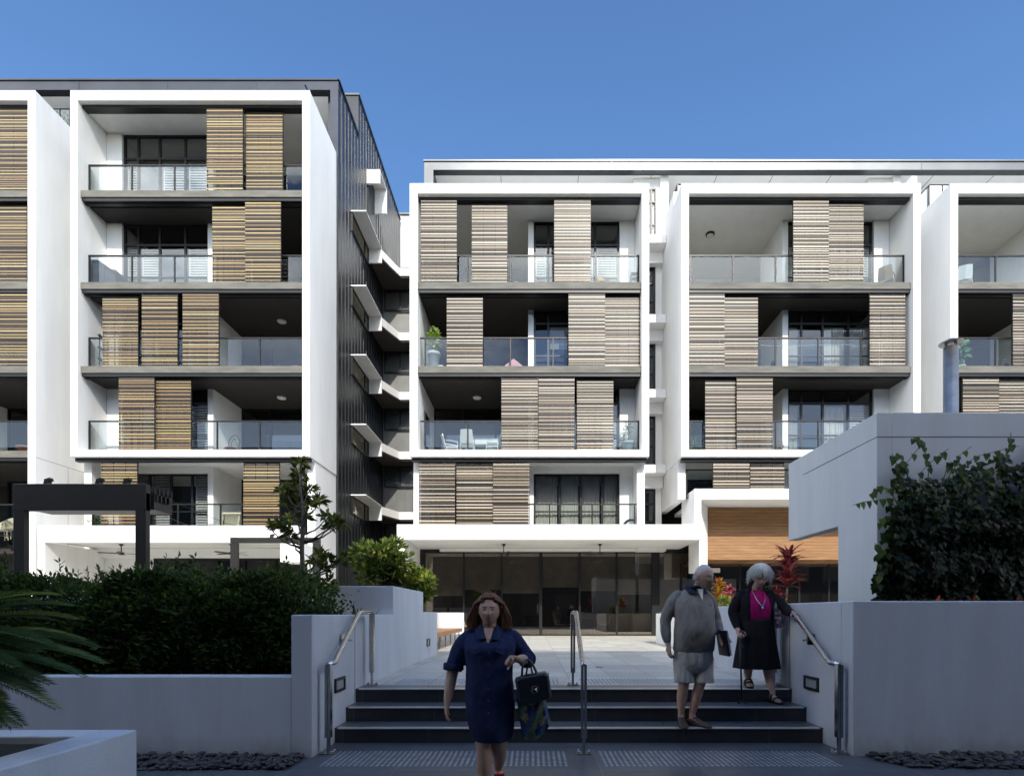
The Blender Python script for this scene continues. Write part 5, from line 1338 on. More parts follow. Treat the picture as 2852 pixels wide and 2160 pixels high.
M['knit'] = fabric('taupe_knit', (.24, .218, .198), .10, .5, 9)
mb = MB()
torso(mb, zs([(.955, .022, 0, .205, .15), (.975, .022, 0, .218, .158), (1.05, .022, -.02, .216, .172), (1.18, .025, -.035, .214, .185), (1.30, .027, -.03, .212, .175), (1.42, .022, -.015, .214, .16), (1.50, .014, .0, .200, .138), (1.56, .014, .012, .165, .105), (1.61, .025, .010, .115, .078), (1.645, .035, .0, .08, .065)]), pw=2.3)
limb(mb, z_([(-.14, .01, 1.555, .066), (-.20, .01, 1.47, .070), (-.262, .02, 1.32, .064), (-.275, .015, 1.24, .061), (-.272, -.02, 1.13, .054), (-.264, -.035, 1.075, .043)]))
limb(mb, z_([(.155, .01, 1.555, .066), (.215, .03, 1.47, .068), (.266, .06, 1.34, .063), (.28, .05, 1.27, .060), (.286, -.03, 1.20, .052), (.284, -.075, 1.16, .043)]))
remeshed('sweater', mb, M['knit'], om, .007, 4, wrinkle=(.008, 9))
M['shorts'] = fabric('pale_shorts', (.44, .42, .385), .1, .6, 12)
mb = MB()
torso(mb, zs([(.73, .02, 0, .15, .10), (.80, .02, 0, .19, .14), (.90, .022, 0, .205, .15), (.985, .022, 0, .20, .148)]))
limb(mb, z_([(-.083, 0, .88, .112), (-.083, 0, .78, .112), (-.080, -.01, .69, .110), (-.080, -.012, .628, .111)]), cut=True); limb(mb, z_([(.128, 0, .88, .112), (.130, 0, .78, .112), (.128, -.01, .69, .110), (.128, -.012, .625, .111)]), cut=True)
remeshed('shorts', mb, M['shorts'], om, .007, 3, wrinkle=(.007, 13))
for an, f in (((-.10, .03), (-.1, -1, 0)), ((.02, .02), (.65, -.76, 0))):
    mb = MB(); foot(mb, (an[0], an[1], .10), f, .001, .29, .054, 1.18)
    remeshed('shoe', mb, plain('brown_leather', (.05, .026, .017), .5, var=.2), om, .006, 1)
mb = MB()  # navy polo collar with white placket
for sg in (-1, 1):
    mb.add([(.04 + sg * .085, .03, 1.665 - B), (.05 + sg * .065, -.055, 1.648 - B), (.06 + sg * .025, -.115, 1.565 - B), (.05 + sg * .10, -.095, 1.575 - B), (.04 + sg * .115, -.01, 1.625 - B)], [(0, 1, 4), (1, 2, 3), (1, 3, 4)])
mb.add([(-.045, .03, 1.665 - B), (.125, .03, 1.665 - B), (.155, .03, 1.62 - B), (-.075, .03, 1.62 - B)], [(0, 1, 2, 3)])
mb.tube([(.04 + .088 * math.cos(a * PI / 8), -.01 + .075 * math.sin(a * PI / 8), 1.645 - B) for a in range(17)], .014, 6)
q = mb.build('polo_collar', plain('navy_cotton', (.02, .025, .05), .9), om); q.modifiers.new('t', 'SOLIDIFY').thickness = .007
mb = MB(); mb.add([(.035, -.10, 1.625 - B), (.10, -.10, 1.625 - B), (.075, -.155, 1.50 - B)], [(0, 1, 2)]); mb.build('shirt_placket', M['cloth'], om)
mb = MB(); mb.add([(.14, -.163, 1.455 - B), (.175, -.152, 1.455 - B), (.172, -.154, 1.448 - B), (.143, -.165, 1.448 - B)], [(0, 1, 2, 3)]); mb.build('chest_emblem', M['black'], om)
mb = MB()
r = random.Random(8)
def mfn(r):
    a = r.uniform(1.45, 2 * PI - 1.45); e = r.uniform(-.45, .28); d = Vector((math.sin(a) * math.cos(e), -math.cos(a) * math.cos(e), math.sin(e))); p = Vector((d.x * .0755, d.y * .096 * (1 - (.35 if e < -.2 else 0)), d.z * .115)); return [p, p * 1.008 + Vector((0, .003, -.010)), p * .99 + Vector((0, .005, -.022))], True
strands(mb, C, Rm, hs, 500, r, mfn, [(.5, .48, .46), (.62, .6, .58)], .0028); mb.build('hair', M['slats'], om, True, colors=True)
mb = MB()
def g3(x, y, z): return Vector(C) + Rm @ (Vector((x, y, z)) * hs)
for sg in (-1, 1):
    mb.tube([g3(sg * .033 + .020 * math.cos(2 * PI * k / 18), -.100, .0 + .013 * math.sin(2 * PI * k / 18)) for k in range(19)], .0016, 5)
    mb.tube([g3(sg * .055, -.104, .006), g3(sg * .078, -.06, .008), g3(sg * .082, .01, .004)], .0018, 5)
mb.tube([g3(-.011, -.107, .003), g3(0, -.112, .006), g3(.011, -.107, .003)], .0016, 5); mb.build('spectacles', M['black'], om)
fo = thing('folder', 'dark folder with grey papers held at the old man\'s side', 'folder', (2.0, 5.84, 1.05))
mb = MB(); ay = Vector((.05, -.998, 0)).normalized(); ax = Vector((.998, .05, 0)); az_ = Vector((.10, 0, -1)).normalized()
mb.obox((2.0, 5.83, 1.055), ax, ay, Vector((-.16, 0, 1)).normalized(), .012, .12, .135); lo(mb, fo); mb.build('cover', M['black'], fo)
mb = MB(); mb.obox((2.022, 5.838, 1.06), ax, ay, Vector((-.16, 0, 1)).normalized(), .012, .115, .130); lo(mb, fo); mb.build('papers', plain('grey_paper', (.35, .36, .42), .8, var=.1), fo)

# ============ old woman on the landing
ow = thing('person', 'white-haired old woman in black cardigan and magenta top, holding a cane and the handrail', 'person', (2.70, 6.72, .477))
B = .477; SK3 = (.45, .28, .22); C = (.022, -.10, 1.805 - B); Rm = rot(R(-8), R(24)); hs = 1.06
mb = MB(); head_geo(mb, C, Rm, hs, 1.0)
limb(mb, z_([(.01, .03, 1.60, .06), (.015, -.01, 1.67, .054), (.02, -.06, 1.73, .054)]))
torso(mb, zs([(1.35, .01, 0, .13, .10), (1.52, .01, .01, .15, .10), (1.62, .01, .03, .12, .07), (1.67, .01, .03, .06, .05)]))
limb(mb, z_([(-.252, -.07, 1.22, .036), (-.25, -.11, 1.165, .027), (-.25, -.125, 1.15, .025)])); hand(mb, (-.25, -.125, 1.155 - B), (.05, -.75, -.55), (.35, -.25, -.8), 1.0, .16, 1)
limb(mb, z_([(.29, -.30, 1.37, .034), (.287, -.37, 1.375, .026), (.286, -.385, 1.375, .025)])); hand(mb, (.286, -.385, 1.375 - B), (.03, -.85, -.50), (-.1, -.4, -.9), .55, .16, -1)
limb(mb, z_([(-.08, 0, .95, .08), (-.082, 0, .76, .06), (-.083, .01, .66, .050), (-.083, .02, .56, .034), (-.083, .02, .545, .034)])); foot(mb, (-.083, .0, .55 - B), (-.25, -1, 0), .018, .22, .042)
limb(mb, z_([(.10, 0, .95, .08), (.115, -.07, .72, .058), (.122, -.12, .58, .051), (.128, -.19, .44, .034), (.128, -.20, .41, .034)])); foot(mb, (.128, -.19, .41 - B), (.12, -1, 0), .318 - B + .02, .22, .042)
remeshed('body', mb, M['skin'], ow, .0055, 2, head_color(C, Rm, hs, SK3, (.36, .16, .15), (.45, .42, .40)), SK3)
eyes(C, Rm, hs, ow)
mb = MB(); torso(mb, zs([(1.27, .01, 0, .165, .145), (1.36, .01, -.015, .175, .155), (1.46, .01, -.02, .178, .15), (1.55, .01, .0, .17, .12), (1.62, .01, .02, .13, .085), (1.65, .01, .025, .085, .065)]))
remeshed('top', mb, fabric('magenta_top', (.33, .008, .13), .1, .4, 10), ow, .008, 3, wrinkle=(.006, 12))
M['blackwool'] = fabric('black_wool', (.014, .013, .015), .2, .5, 10)
mb = MB(); torso(mb, zs([(1.12, .01, .01, .225, .165), (1.22, .01, .01, .205, .165), (1.36, .01, .0, .198, .168), (1.48, .01, -.005, .205, .165), (1.57, .01, .01, .20, .135), (1.63, .01, .03, .155, .09), (1.67, .01, .035, .09, .065)]), open_angle=.62)
q = mb.build('cardigan', M['blackwool'], ow, True); q.modifiers.new('t', 'SOLIDIFY').thickness = .010
mb = MB()
limb(mb, z_([(-.145, .02, 1.60, .058), (-.205, .02, 1.52, .064), (-.252, .03, 1.40, .064), (-.258, .0, 1.32, .058), (-.252, -.06, 1.23, .046), (-.25, -.085, 1.20, .040)])); limb(mb, z_([(.165, .01, 1.60, .058), (.225, -.05, 1.53, .063), (.29, -.15, 1.43, .060), (.295, -.22, 1.39, .052), (.29, -.30, 1.37, .044), (.288, -.335, 1.372, .040)]))
remeshed('sleeves', mb, M['blackwool'], ow, .007, 3, wrinkle=(.006, 12))
mb = MB(); n = 48; rs = []
for z, rx, ry, amp in ((1.30, .178, .15, 0), (1.27, .192, .16, .002), (1.15, .205, .175, .004), (1.0, .222, .19, .007), (.85, .245, .205, .011), (.72, .262, .22, .015), (.706, .264, .221, .015)):
    rs.append([(.012 + (rx + amp * math.sin(q * 2 * PI / n * 9)) * math.cos(2 * PI * q / n), -.01 + (ry + amp * math.sin(q * 2 * PI / n * 9)) * math.sin(2 * PI * q / n), z - B) for q in range(n)])
mb.rings(rs, True, False); q = mb.build('skirt', M['blackwool'], ow, True); q.modifiers.new('t', 'SOLIDIFY').thickness = .005
mb = MB(); r = random.Random(12)
mb.ball(Vector(C) + Rm @ Vector((0, .022, .03)), .094, .098, .105, 20, 14, col=(.68, .67, .65))
def ofn(r):
    a = r.uniform(-PI, PI); e = r.uniform(-.05, 1.5); d = Vector((math.sin(a) * math.cos(e), -math.cos(a) * math.cos(e), math.sin(e)))
    if d.y < -.30 and e < .42: return None, False
    p = Vector((d.x * .082, d.y * .094 + .012, d.z * .112 + .016)); sx = d.x if abs(d.x) > .15 else math.copysign(.15, d.x + r.uniform(-.1, .1))
    out = Vector((sx, d.y * .8 - (.15 if d.y < -.3 else -.1), 0)).normalized(); ph = r.uniform(0, 6.3); ln = r.uniform(.05, .10); R0 = r.uniform(.096, .122); P = [p * .96, p * 1.1 + Vector((0, 0, .008))]
    if d.y < -.30: ln *= .45
    for k in range(1, 6):
        t_ = k / 5; tgt = Vector((out.x * R0 * (1 + .18 * t_), out.y * R0 + .012, p.z - ln * t_ - .02 * t_)) + Vector((math.sin(ph + 6 * t_), math.cos(ph + 5 * t_), .5 * math.sin(ph * 2 + 7 * t_))) * .010
        P.append(P[1].lerp(tgt, min(1, .3 + .7 * t_)))
    return P, True
strands(mb, C, Rm, hs, 1500, r, ofn, [(.66, .65, .62), (.76, .75, .72), (.84, .83, .80)], .0034); mb.build('hair', M['slats'], ow, True, colors=True)
for (ax_, ay_, zz, f) in ((-.083, .0, .477, (-.25, -1)), (.128, -.19, .318, (.12, -1))):
    mb = MB(); f = Vector((f[0], f[1], 0)).normalized(); sd_ = Vector((-f.y, f.x, 0)); c = Vector((ax_, ay_, zz - B)); L = .22
    rs = [[c + f * L * t + sd_ * w_ + Vector((0, 0, .001)), c + f * L * t - sd_ * w_ + Vector((0, 0, .001)), c + f * L * t - sd_ * w_ + Vector((0, 0, .022)), c + f * L * t + sd_ * w_ + Vector((0, 0, .022))] for t, w_ in ((-.26, .022), (-.1, .034), (.3, .036), (.6, .046), (.82, .026))]
    mb.rings(rs)
    for t, h in ((-.12, .075), (.12, .085), (.42, .06)): p = c + f * L * t; mb.tube(spline([tuple(p + sd_ * .042 + Vector((0, 0, .02))), tuple(p + sd_ * .03 + Vector((0, 0, h))), tuple(p - sd_ * .03 + Vector((0, 0, h))), tuple(p - sd_ * .042 + Vector((0, 0, .02)))], 4), .013, 6)
    mb.build('sandal', M['black'], ow)
mb = MB(); mb.tube(spline([(-.05, .0, 1.67 - B), (-.055, -.09, 1.60 - B), (-.035, -.15, 1.52 - B), (.01, -.178, 1.455 - B), (.055, -.15, 1.52 - B), (.075, -.09, 1.60 - B), (.07, .0, 1.67 - B)], 6), .003, 5)
mb.lathe([(.002, .02), (.018, 0), (.002, -.02)], (.01, -.185, 1.43 - B), 10); mb.build('necklace', M['steel'], ow)
cn = thing('walking_cane', 'black walking cane with a small splayed base, in the old woman\'s right hand', 'cane', (2.44, 6.50, .318))
mb = MB(); top = Vector((2.455, 6.56, 1.125)); bot = Vector((2.443, 6.47, .36)); mb.tube([bot, top], .011, 8); mb.tube(spline([tuple(top), (2.455, 6.555, 1.15), (2.455, 6.50, 1.158), (2.452, 6.455, 1.14)], 4), .013, 8); lo(mb, cn); mb.build('shaft', M['black'], cn, True)
mb = MB()
for a in (.5, 2.1, 3.7, 5.3): mb.tube([bot, bot + Vector((math.cos(a) * .045, math.sin(a) * .04, -.03)), bot + Vector((math.cos(a) * .055, math.sin(a) * .05, -.041))], [.010, .010, .013], 6)
lo(mb, cn); mb.build('foot', M['black'], cn)
mb = MB(); mb.tube(spline([(2.452, 6.46, 1.14), (2.43, 6.44, 1.05), (2.435, 6.43, .97), (2.45, 6.45, 1.0)], 5), .003, 5); lo(mb, cn); mb.build('wrist_strap', M['black'], cn)
sb = thing('shoulder_bag', 'crumpled patterned bag in navy, silver and pink under the old woman\'s arm', 'bag', (2.95, 6.66, 1.35))
mb = MB(); rs = []
for t in range(13):
    v = t / 12; z = 1.19 + .33 * v; w_ = .085 * (math.sin(PI * (.12 + .76 * v)) ** .6); ring = []
    for q in range(24):
        a = 2 * PI * q / 24; k = 1 + .10 * noise.noise(Vector((math.cos(a) * 2, math.sin(a) * 2, v * 5)))
        ring.append((2.965 - .03 * v + w_ * k * math.cos(a), 6.64 + .055 * k * math.sin(a), z))
    rs.append(ring)
BP = [(.03, .035, .07), (.30, .31, .34), (.30, .12, .12), (.05, .07, .13), (.42, .42, .45), (.02, .02, .035)]
nn = 24
for t in range(12):
    for q in range(24):
        v = noise.noise(Vector((q * .55, t * .75, 3))) + .35 * noise.noise(Vector((q * 1.3, t * 1.7, 8))); c = BP[int((v + 1) * 3) % 6]
        mb.add([rs[t][q], rs[t][(q + 1) % 24], rs[t + 1][(q + 1) % 24], rs[t + 1][q]], [(0, 1, 2, 3)], col=c)
mb.add(rs[0], [tuple(range(23, -1, -1))]); mb.add(rs[-1], [tuple(range(24))])
lo(mb, sb); mb.build('bag_body', attr_mat('patterned_plastic', .35), sb, False, colors=True)
mb = MB(); mb.tube(spline([(2.90, 6.64, 1.50), (2.905, 6.66, 1.62), (2.91, 6.72, 1.69), (2.93, 6.80, 1.62), (2.96, 6.72, 1.50)], 5), .006, 6); lo(mb, sb); mb.build('strap', M['black'], sb)
# ------------------------------------------------------------------ things on the balconies and terraces
YB = 20.75
def arm_chair(label, loc, rz, frame, seat, group='balcony chairs', wicker=True):
    c = thing('chair', label, 'chair', loc, rz, group)
    for sx in (-1, 1):
        for sy in (-1, 1):
            s = MB(); s.tube([(sx * .25, sy * .22, 0), (sx * .24, sy * .21, .43 if sy > 0 else .62)], .014, 6); s.build('leg', M[frame], c)
        s = MB(); s.tube(spline([(sx * .24, -.21, .61), (sx * .26, 0, .64), (sx * .24, .22, .66)], 4), .016, 6); s.build('arm', M[frame], c)
    s = MB(); s.box(-.24, .24, -.23, .23, .40, .44); s.build('seat', M[seat], c, bevel=.01)
    s = MB(); rs = []
    for k in range(7):
        t = k / 6; z = .44 + .47 * t; hw = .24 - .03 * t * t; y = .22 + .12 * t
        rs.append([(-hw, y, z), (0, y + .05, z), (hw, y, z), (hw, y + .025, z), (0, y + .075, z), (-hw, y + .025, z)])
    s.rings(rs); s.build('backrest', M[seat], c)
    return c
def tub_chair(label, loc, rz, m, group='balcony chairs'):
    c = thing('chair', label, 'chair', loc, rz, group); s = MB(); n = 14
    rs = []
    for k in range(6):
        t = k / 5; z = .36 + (.48) * t; ring = []; r_in = .27 + .05 * t
        P = []
        for q in range(n + 1):
            a = -.25 + (PI + .5) * q / n; hgt = z if t < .5 else .60 + (z - .60) * max(.0, math.sin(a)) ** .8
            P.append((r_in * math.cos(a), r_in * .9 * math.sin(a), min(z, hgt) if t >= .5 else z))
        rs.append(P)
    for k in range(5):
        for q in range(n): s.add([rs[k][q], rs[k][q + 1], rs[k + 1][q + 1], rs[k + 1][q]], [(0, 1, 2, 3)])
    b = s.build('backrest', M[m], c); b.modifiers.new('t', 'SOLIDIFY').thickness = .03
    s = MB(); s.lathe([(.05, .34), (.27, .35), (.28, .39), (.25, .41), (.02, .41)], n=18); s.build('seat', M[m], c, True)
    for a in range(4):
        an = PI / 4 + a * PI / 2; s = MB(); s.tube([(.19 * math.cos(an), .19 * math.sin(an), .35), (.23 * math.cos(an), .23 * math.sin(an), 0)], .016, 6); s.build('leg', M[m], c)
    return c
def pot(label, loc, r0, r1, h, m, plant=None, name='flower_pot', cat='pot'):
    p = thing(name, label, cat, loc); s = MB(); s.lathe([(r0 * .9, 0), (r0, .01), (r1 * .97, h * .86), (r1 * 1.08, h * .87), (r1 * 1.08, h), (r1 * .9, h), (r1 * .88, h * .9), (.01, h * .9)], n=20); s.build('pot', M[m], p, True)
    if plant: plant(p, h)
    return p
def leafy(n, rx, rz, zc, L, pal, seed, stem=True, wid=.5):
    def f(p, h):
        r = random.Random(seed); s = MB()
        for _ in range(n):
            d = rdir(r); q = Vector((d.x * rx, d.y * rx, h + zc + d.z * rz)) * 1.0; q = q.lerp(Vector((0, 0, h + zc)), r.random() ** 2)
            s.leaf(q, (d + Vector((0, 0, .2))).normalized(), rdir(r, .1), L * r.uniform(.7, 1.2), L * wid, pick(r, pal), .15, .1)
        s.build('foliage', M['leaf'], p, colors=True)
        if stem: t = MB(); t.tube([(0, 0, h * .85), (.01, 0, h + zc)], .012, 6); t.build('stem', M['bark'], p)
    return f
arm_chair('tan wicker chair on the top balcony above and left of the flue', (XD(1915, YB), YB, L3), R(200), 'wicker', 'wicker').rotation_euler.z = R(140)
tub_chair('brown wicker tub chair on the top balcony left of the narrow window slot', (XD(1300, YB), YB, L3), R(30), 'wicker')
tub_chair('pale rattan tub chair at the left edge, beside the white frame post', (XD(30, 20.9), 20.9, 4.18), R(20), 'palewicker')
tub_chair('pale rattan tub chair at the very left edge of the picture, first floor', (XD(2, 21.2), 21.2, 4.18), R(-30), 'palewicker')
c = thing('chair', 'pale woven rope chair on the first floor balcony, seen from behind', 'chair', (XD(498, 20.7), 20.7, F1), 0, 'balcony chairs')
s = MB(); s.box(-.34, -.27, -.05, .03, 0, .86); s.box(.27, .34, -.05, .03, 0, .86); s.box(-.27, .27, -.05, .03, .79, .86); s.box(-.27, .27, -.05, .03, .25, .31); s.v = [(x, y - (z - .4) * .28 * -1, z) for x, y, z in s.v]; s.build('frame', M['palewicker'], c)
s = MB()
for k in range(12): s.box(-.27, .27, -.03 + (.31 + k * .04 - .4) * .28, -.015 + (.31 + k * .04 - .4) * .28, .312 + k * .04, .338 + k * .04)
for k in range(10): s.box(-.25 + k * .054, -.23 + k * .054, -.012, .0, .31, .79)
s.build('backrest', M['palewicker'], c); s = MB(); s.box(-.3, .3, .0, .55, .34, .40); s.build('seat', M['palewicker'], c)
# outdoor dining set, second level of the right building
dx, dy, dz = XD(1040, 21.3), 21.3, L1
t = thing('table', 'dining table under a white cloth on the lowest framed balcony of the right building', 'table', (dx, dy, dz)); s = MB(); s.box(-.65, .65, -.4, .4, .70, .73); s.build('tabletop', M['whiteplastic'], t)
for a in (-.55, .55):
    for b in (-.32, .32): s = MB(); s.tube([(a, b, 0), (a, b, .70)], .02, 6); s.build('leg', M['whiteplastic'], t)
s = MB(); s.box(-.68, .68, -.43, .43, .732, .738); s.box(-.68, .68, -.44, -.432, .52, .738); s.box(.675, .682, -.43, .43, .55, .738); o = s.build('tablecloth', M['cloth']); o.location = (dx, dy, dz); tag(o, 'white cloth spread over the balcony dining table', 'tablecloth')
ch = arm_chair('white balcony dining chair seen from behind, in the middle of the table', (XD(1010, 20.75), 20.72, dz), R(180), 'whiteplastic', 'whiteplastic', 'white balcony dining chairs')
dup(ch, (XD(975, 21), 21.1, dz), R(100), 'white balcony dining chair at the left end of the table')
dup(ch, (XD(1066, 21), 21.0, dz), R(-100), 'white balcony dining chair at the right end of the table')
# pots and plants
FIG = [(.14, .24, .05), (.20, .30, .07), (.28, .36, .10)]
pot('tall pale tapered pot with a fiddle-leaf fig behind the balcony glass', (XD(937, YB), YB, L2), .14, .23, .85, 'paleplastic', leafy(70, .16, .42, .55, .20, FIG, 5, wid=.75))
pot('pale green bucket pot with a clipped olive ball behind balcony glass', (XD(1357, YB), YB, L1), .17, .24, .55, 'paleplastic', leafy(240, .17, .2, .55, .06, [(.12, .16, .08), (.2, .24, .12)], 6))
o = pot('slender leafy plant beside the bucket pot, against the white balcony wall', (XD(1346, YB), YB + .15, L1), .1, .12, .2, 'cloth', leafy(160, .12, .35, .4, .07, [(.16, .22, .12), (.25, .3, .18)], 7))
pot('round terracotta pot at the right end of the balcony with the row of flower troughs', (XD(642, YB), YB, L2), .10, .19, .30, 'terracotta')
pot('wide terracotta bowl planter on the balcony at the left edge, cut by the white frame', (XD(58, YB), YB, L1), .14, .30, .36, 'terracotta')
for k, px in enumerate((513, 531, 548, 570, 589, 607)):
    where = ['leftmost of the row', 'second from left', 'third from left', 'fourth from left', 'fifth from left', 'rightmost of the row'][k]
    q = thing('flower_trough', 'terracotta flower trough behind the balcony glass, ' + where, 'planter', (XD(px, 20.55), 20.55, L2), 0, 'terracotta flower troughs on one balcony')
    s = MB(); s.prism([(-.11, 0), (.11, 0), (.135, .16), (-.135, .16)], 'x', -.125, .125); s.build('trough', M['terracotta'], q)
    r = random.Random(k); s = MB()
    for _ in range(70): s.leaf((r.uniform(-.11, .11), r.uniform(-.09, .09), .16), Vector((r.uniform(-.6, .6), r.uniform(-.6, .6), 1)), rdir(r, .1), r.uniform(.06, .16), .022, pick(r, [(.2, .22, .1), (.4, .3, .25), (.15, .2, .08)]), .1)
    s.build('foliage', M['leaf'], q, colors=True)
    if k in (1, 3, 5, 4): s = MB(); s.tube(spline([(-.12, 0, .15), (-.08, 0, .34), (.02, 0, .42), (.1, 0, .34), (.13, 0, .15)], 4), .006, 4); s.tube([(-.1, 0, .28), (.11, 0, .3)], .005, 4); s.build('wire_hoop', M['steel'], q)
pot('potted fern behind the balcony glass left of the lowest louvre screens, near the portal wall', (XD(1500, YB), YB, L1), .1, .13, .22, 'cloth', leafy(90, .22, .22, .25, .16, FIG, 9, wid=.25))
pot('small flowering plant in a pale pot beside the partition, above the portal wall', (XD(1683, YB), YB, L1), .1, .13, .22, 'cloth', leafy(90, .13, .14, .2, .08, [(.12, .2, .06), (.4, .12, .1)], 10))
pot('broad-leaved potted plant on the balcony just right of the flue cap', (XD(2074, YB), YB, L2), .13, .17, .35, 'paleplastic', leafy(40, .22, .38, .65, .26, [(.15, .3, .12), (.25, .38, .18)], 11, wid=.6))
pot('low green shrub in a pot on the first floor balcony below the left louvre screen', (XD(212, 20.6), 20.6, F1), .14, .2, .25, 'black', leafy(200, .28, .2, .2, .11, DEEP, 12))
pot('second low shrub on the first floor balcony, right of the low green one', (XD(238, 20.7), 20.7, F1), .12, .16, .2, 'black', leafy(120, .28, .1, .1, .11, FIG, 13))
rosette('agave', 'small spiky plant on the first floor balcony behind the pergola post', 'plant', (XD(342, 20.7), 20.7, F1 + .15), 26, .34, .04, FIG, 14, (.3, 1.4), .2)
rosette('yucca', 'spiky yellow-green yucca behind the small tree on the first floor balcony', 'plant', (XD(624, 20.5), 20.5, F1 + .25), 60, .42, .05, LIME, 15, (.0, 1.4), .25, .35)
pot('leafy rooftop shrub behind the terrace glass between the two left frames', (XD(134, 22.2), 22.25, 20.0), .2, .25, .35, 'black', leafy(700, .42, .5, .5, .11, DEEP, 16))
pot('tiny self-sown plant on top of the left white frame', (XD(279, 20.6), 20.6, 20.04), .05, .06, .05, 'terracotta', leafy(30, .14, .18, .12, .16, [(.2, .28, .2), (.3, .36, .28)], 17, wid=.2))
# covered barbecue, drying rack, shelving
b = thing('barbecue', 'blue-grey barbecue with slanted hood on the second balcony from the top', 'barbecue', (XD(232, YB), YB, L3))
s = MB(); s.box(-.55, .1, -.3, .3, .1, .85); s.box(.1, .5, -.28, .28, .25, .8); s.build('cabinet', M['bbq'], b, bevel=.01)
s = MB(); s.prism([(-.55, .86), (-.52, 1.12), (-.15, 1.15), (.52, .70), (.48, .58), (.1, .84)], 'y', -.3, .3); s.build('hood', M['bbq'], b, bevel=.01)
s = MB(); s.tube([(.02, -.34, 1.0), (.5, -.34, .68)], .015, 6); s.build('handle', M['steel'], b)
for a in (-.45, .4): s = MB(); s.lathe([(.06, -.03), (.06, .03)], (0, 0, 0), 12); o = s.build('wheel', M['black'], b); o.location = (a, -.25, .06); o.rotation_euler = (R(90), 0, 0)
s = MB()
for k in range(6):
    for j in range(2): s.box(-.46 + k * .07, -.42 + k * .07, -.304, -.3, .5 + j * .07, .52 + j * .07)
s.build('vent', M['black'], b)
q = thing('folding_table', 'small tilted folding table on the top left balcony', 'table', (XD(214, YB), YB, L4)); s = MB(); s.obox((0, 0, .32), Vector((1, 0, -.25)).normalized(), Vector((0, 1, .5)).normalized(), Vector((.25, -.4, 1)).normalized(), .3, .2, .015); s.build('tabletop', M['paleplastic'], q)
for a in (-.18, .2): s = MB(); s.tube([(a, -.1, 0), (a + .05, .1, .3)], .012, 6); s.build('leg', M['steel'], q)
q = thing('shelf_rack', 'open black metal shelf rack at the left end of the balcony with three closed screens', 'shelf rack', (XD(207, 20.9), 20.9, L2))
for a in (-.30, .30):
    for c_ in (-.2, .2): s = MB(); s.box(a - .015, a + .015, c_ - .015, c_ + .015, 0, 1.55); s.build('upright', M['black'], q)
for z in (.18, .62, 1.05, 1.50): s = MB(); s.box(-.29, .29, -.19, .19, z, z + .03); s.build('shelf', M['bbq'], q)
q = thing('wire_chair', 'black scrolled wire chair on the lowest framed balcony of the left building', 'chair', (XD(499, 21.2), 21.2, L1)); s = MB()
for a in (-.2, .2): s.tube(spline([(a, .15, 0), (a * .9, .18, .45), (a * 1.05, .25, .8), (a * .5, .28, 1.0), (0, .28, 1.05)], 4), .014, 5)
s.tube(spline([(-.1, .22, .5), (-.12, .25, .75), (0, .26, .9), (.12, .25, .75), (.1, .22, .5)], 4), .012, 5); s.build('backrest', M['black'], q)
s = MB(); s.lathe([(.2, .43), (.22, .45), (.2, .47), (.01, .47)], n=16); s.build('seat', M['redpanel'], q)
for a in (-.17, .17): s = MB(); s.tube([(a, -.17, .43), (a * 1.15, -.2, 0)], .013, 5); s.build('leg', M['black'], q)
# cloths and ornaments
def drape(name, label, cat, loc, w, h, m, seed):
    r = random.Random(seed); s = MB(); n = 12; G = []
    for i in range(n + 1):
        row = []
        for j in range(n + 1):
            u = i / n * 2 - 1; v = j / n * 2 - 1; d = max(abs(u), abs(v)); z = h * (1 - d ** 1.1) + .03 * noise.noise(Vector((u * 3, v * 3, seed))); row.append((u * w, v * w * .6, max(0, z)))
        G.append(row)
    for i in range(n):
        for j in range(n): s.add([G[i][j], G[i + 1][j], G[i + 1][j + 1], G[i][j + 1]], [(0, 1, 2, 3)])
    o = s.build(name, M[m], None, True); o.location = loc; return tag(o, label, cat)
drape('towel', 'pink towel draped over a peaked heap behind the balcony glass', 'towel', (XD(1110, YB), YB, L2 + .02), .55, .62, 'pinkcloth', 1)
drape('towel', 'pale teal folded cloth standing on the top balcony', 'cloth', (XD(1116, YB), YB, L3 + .02), .22, .52, 'tealcloth', 2)
drape('towel', 'white folded cloth right of the pale teal one on the top balcony', 'cloth', (XD(1130, YB), YB + .1, L3 + .02), .2, .5, 'cloth', 3)
drape('beach_bag', 'white sagging bag on the balcony at the right edge below the dark ceiling', 'bag', (XD(2172, YB), YB, L2 + .02), .25, .62, 'cloth', 4)
q = thing('cushion', 'small round pale cushion leaning by the fig pot', 'cushion', (XD(952, YB), YB, L2)); s = MB(); s.ball((0, 0, .2), .22, .1, .2); s.build('pad', M['cloth'], q, True)
def ring_orn(label, loc, rad, rot_z):
    q = thing('wall_ornament', label, 'ornament', loc, rot_z); s = MB()
    for rr in (1, .62, .3): s.tube([(rad * rr * math.cos(2 * PI * k / 24), 0, rad * 1.5 * rr * math.sin(2 * PI * k / 24)) for k in range(25)], .016, 6)
    for k in range(8): a = k * PI / 4; s.tube([(rad * .3 * math.cos(a), 0, rad * .45 * math.sin(a)), (rad * math.cos(a), 0, rad * 1.5 * math.sin(a))], .012, 5)
    s.build('scrollwork', M['bbq'], q); return q
ring_orn('round metal wall ornament on the partition of the top balcony below the ceiling light', (XC(4.20), 22.0, L3 + .95), .17, R(90))
ring_orn('round metal wall ornament on the partition of the middle balcony, right of two closed screens', (XC(4.20), 22.0, L2 + .85), .17, R(90))
q = thing('wall_ornament', 'little bird-shaped wall ornament on the lowest framed balcony of the left building', 'ornament', (XA(7.75), 21.10, L1 + .55)); s = MB(); s.ball((0, 0, .12), .05, .03, .07, 8, 6); s.tube([(0, 0, 0), (0, 0, .1)], .012, 5); s.build('figure', M['bbq'], q)
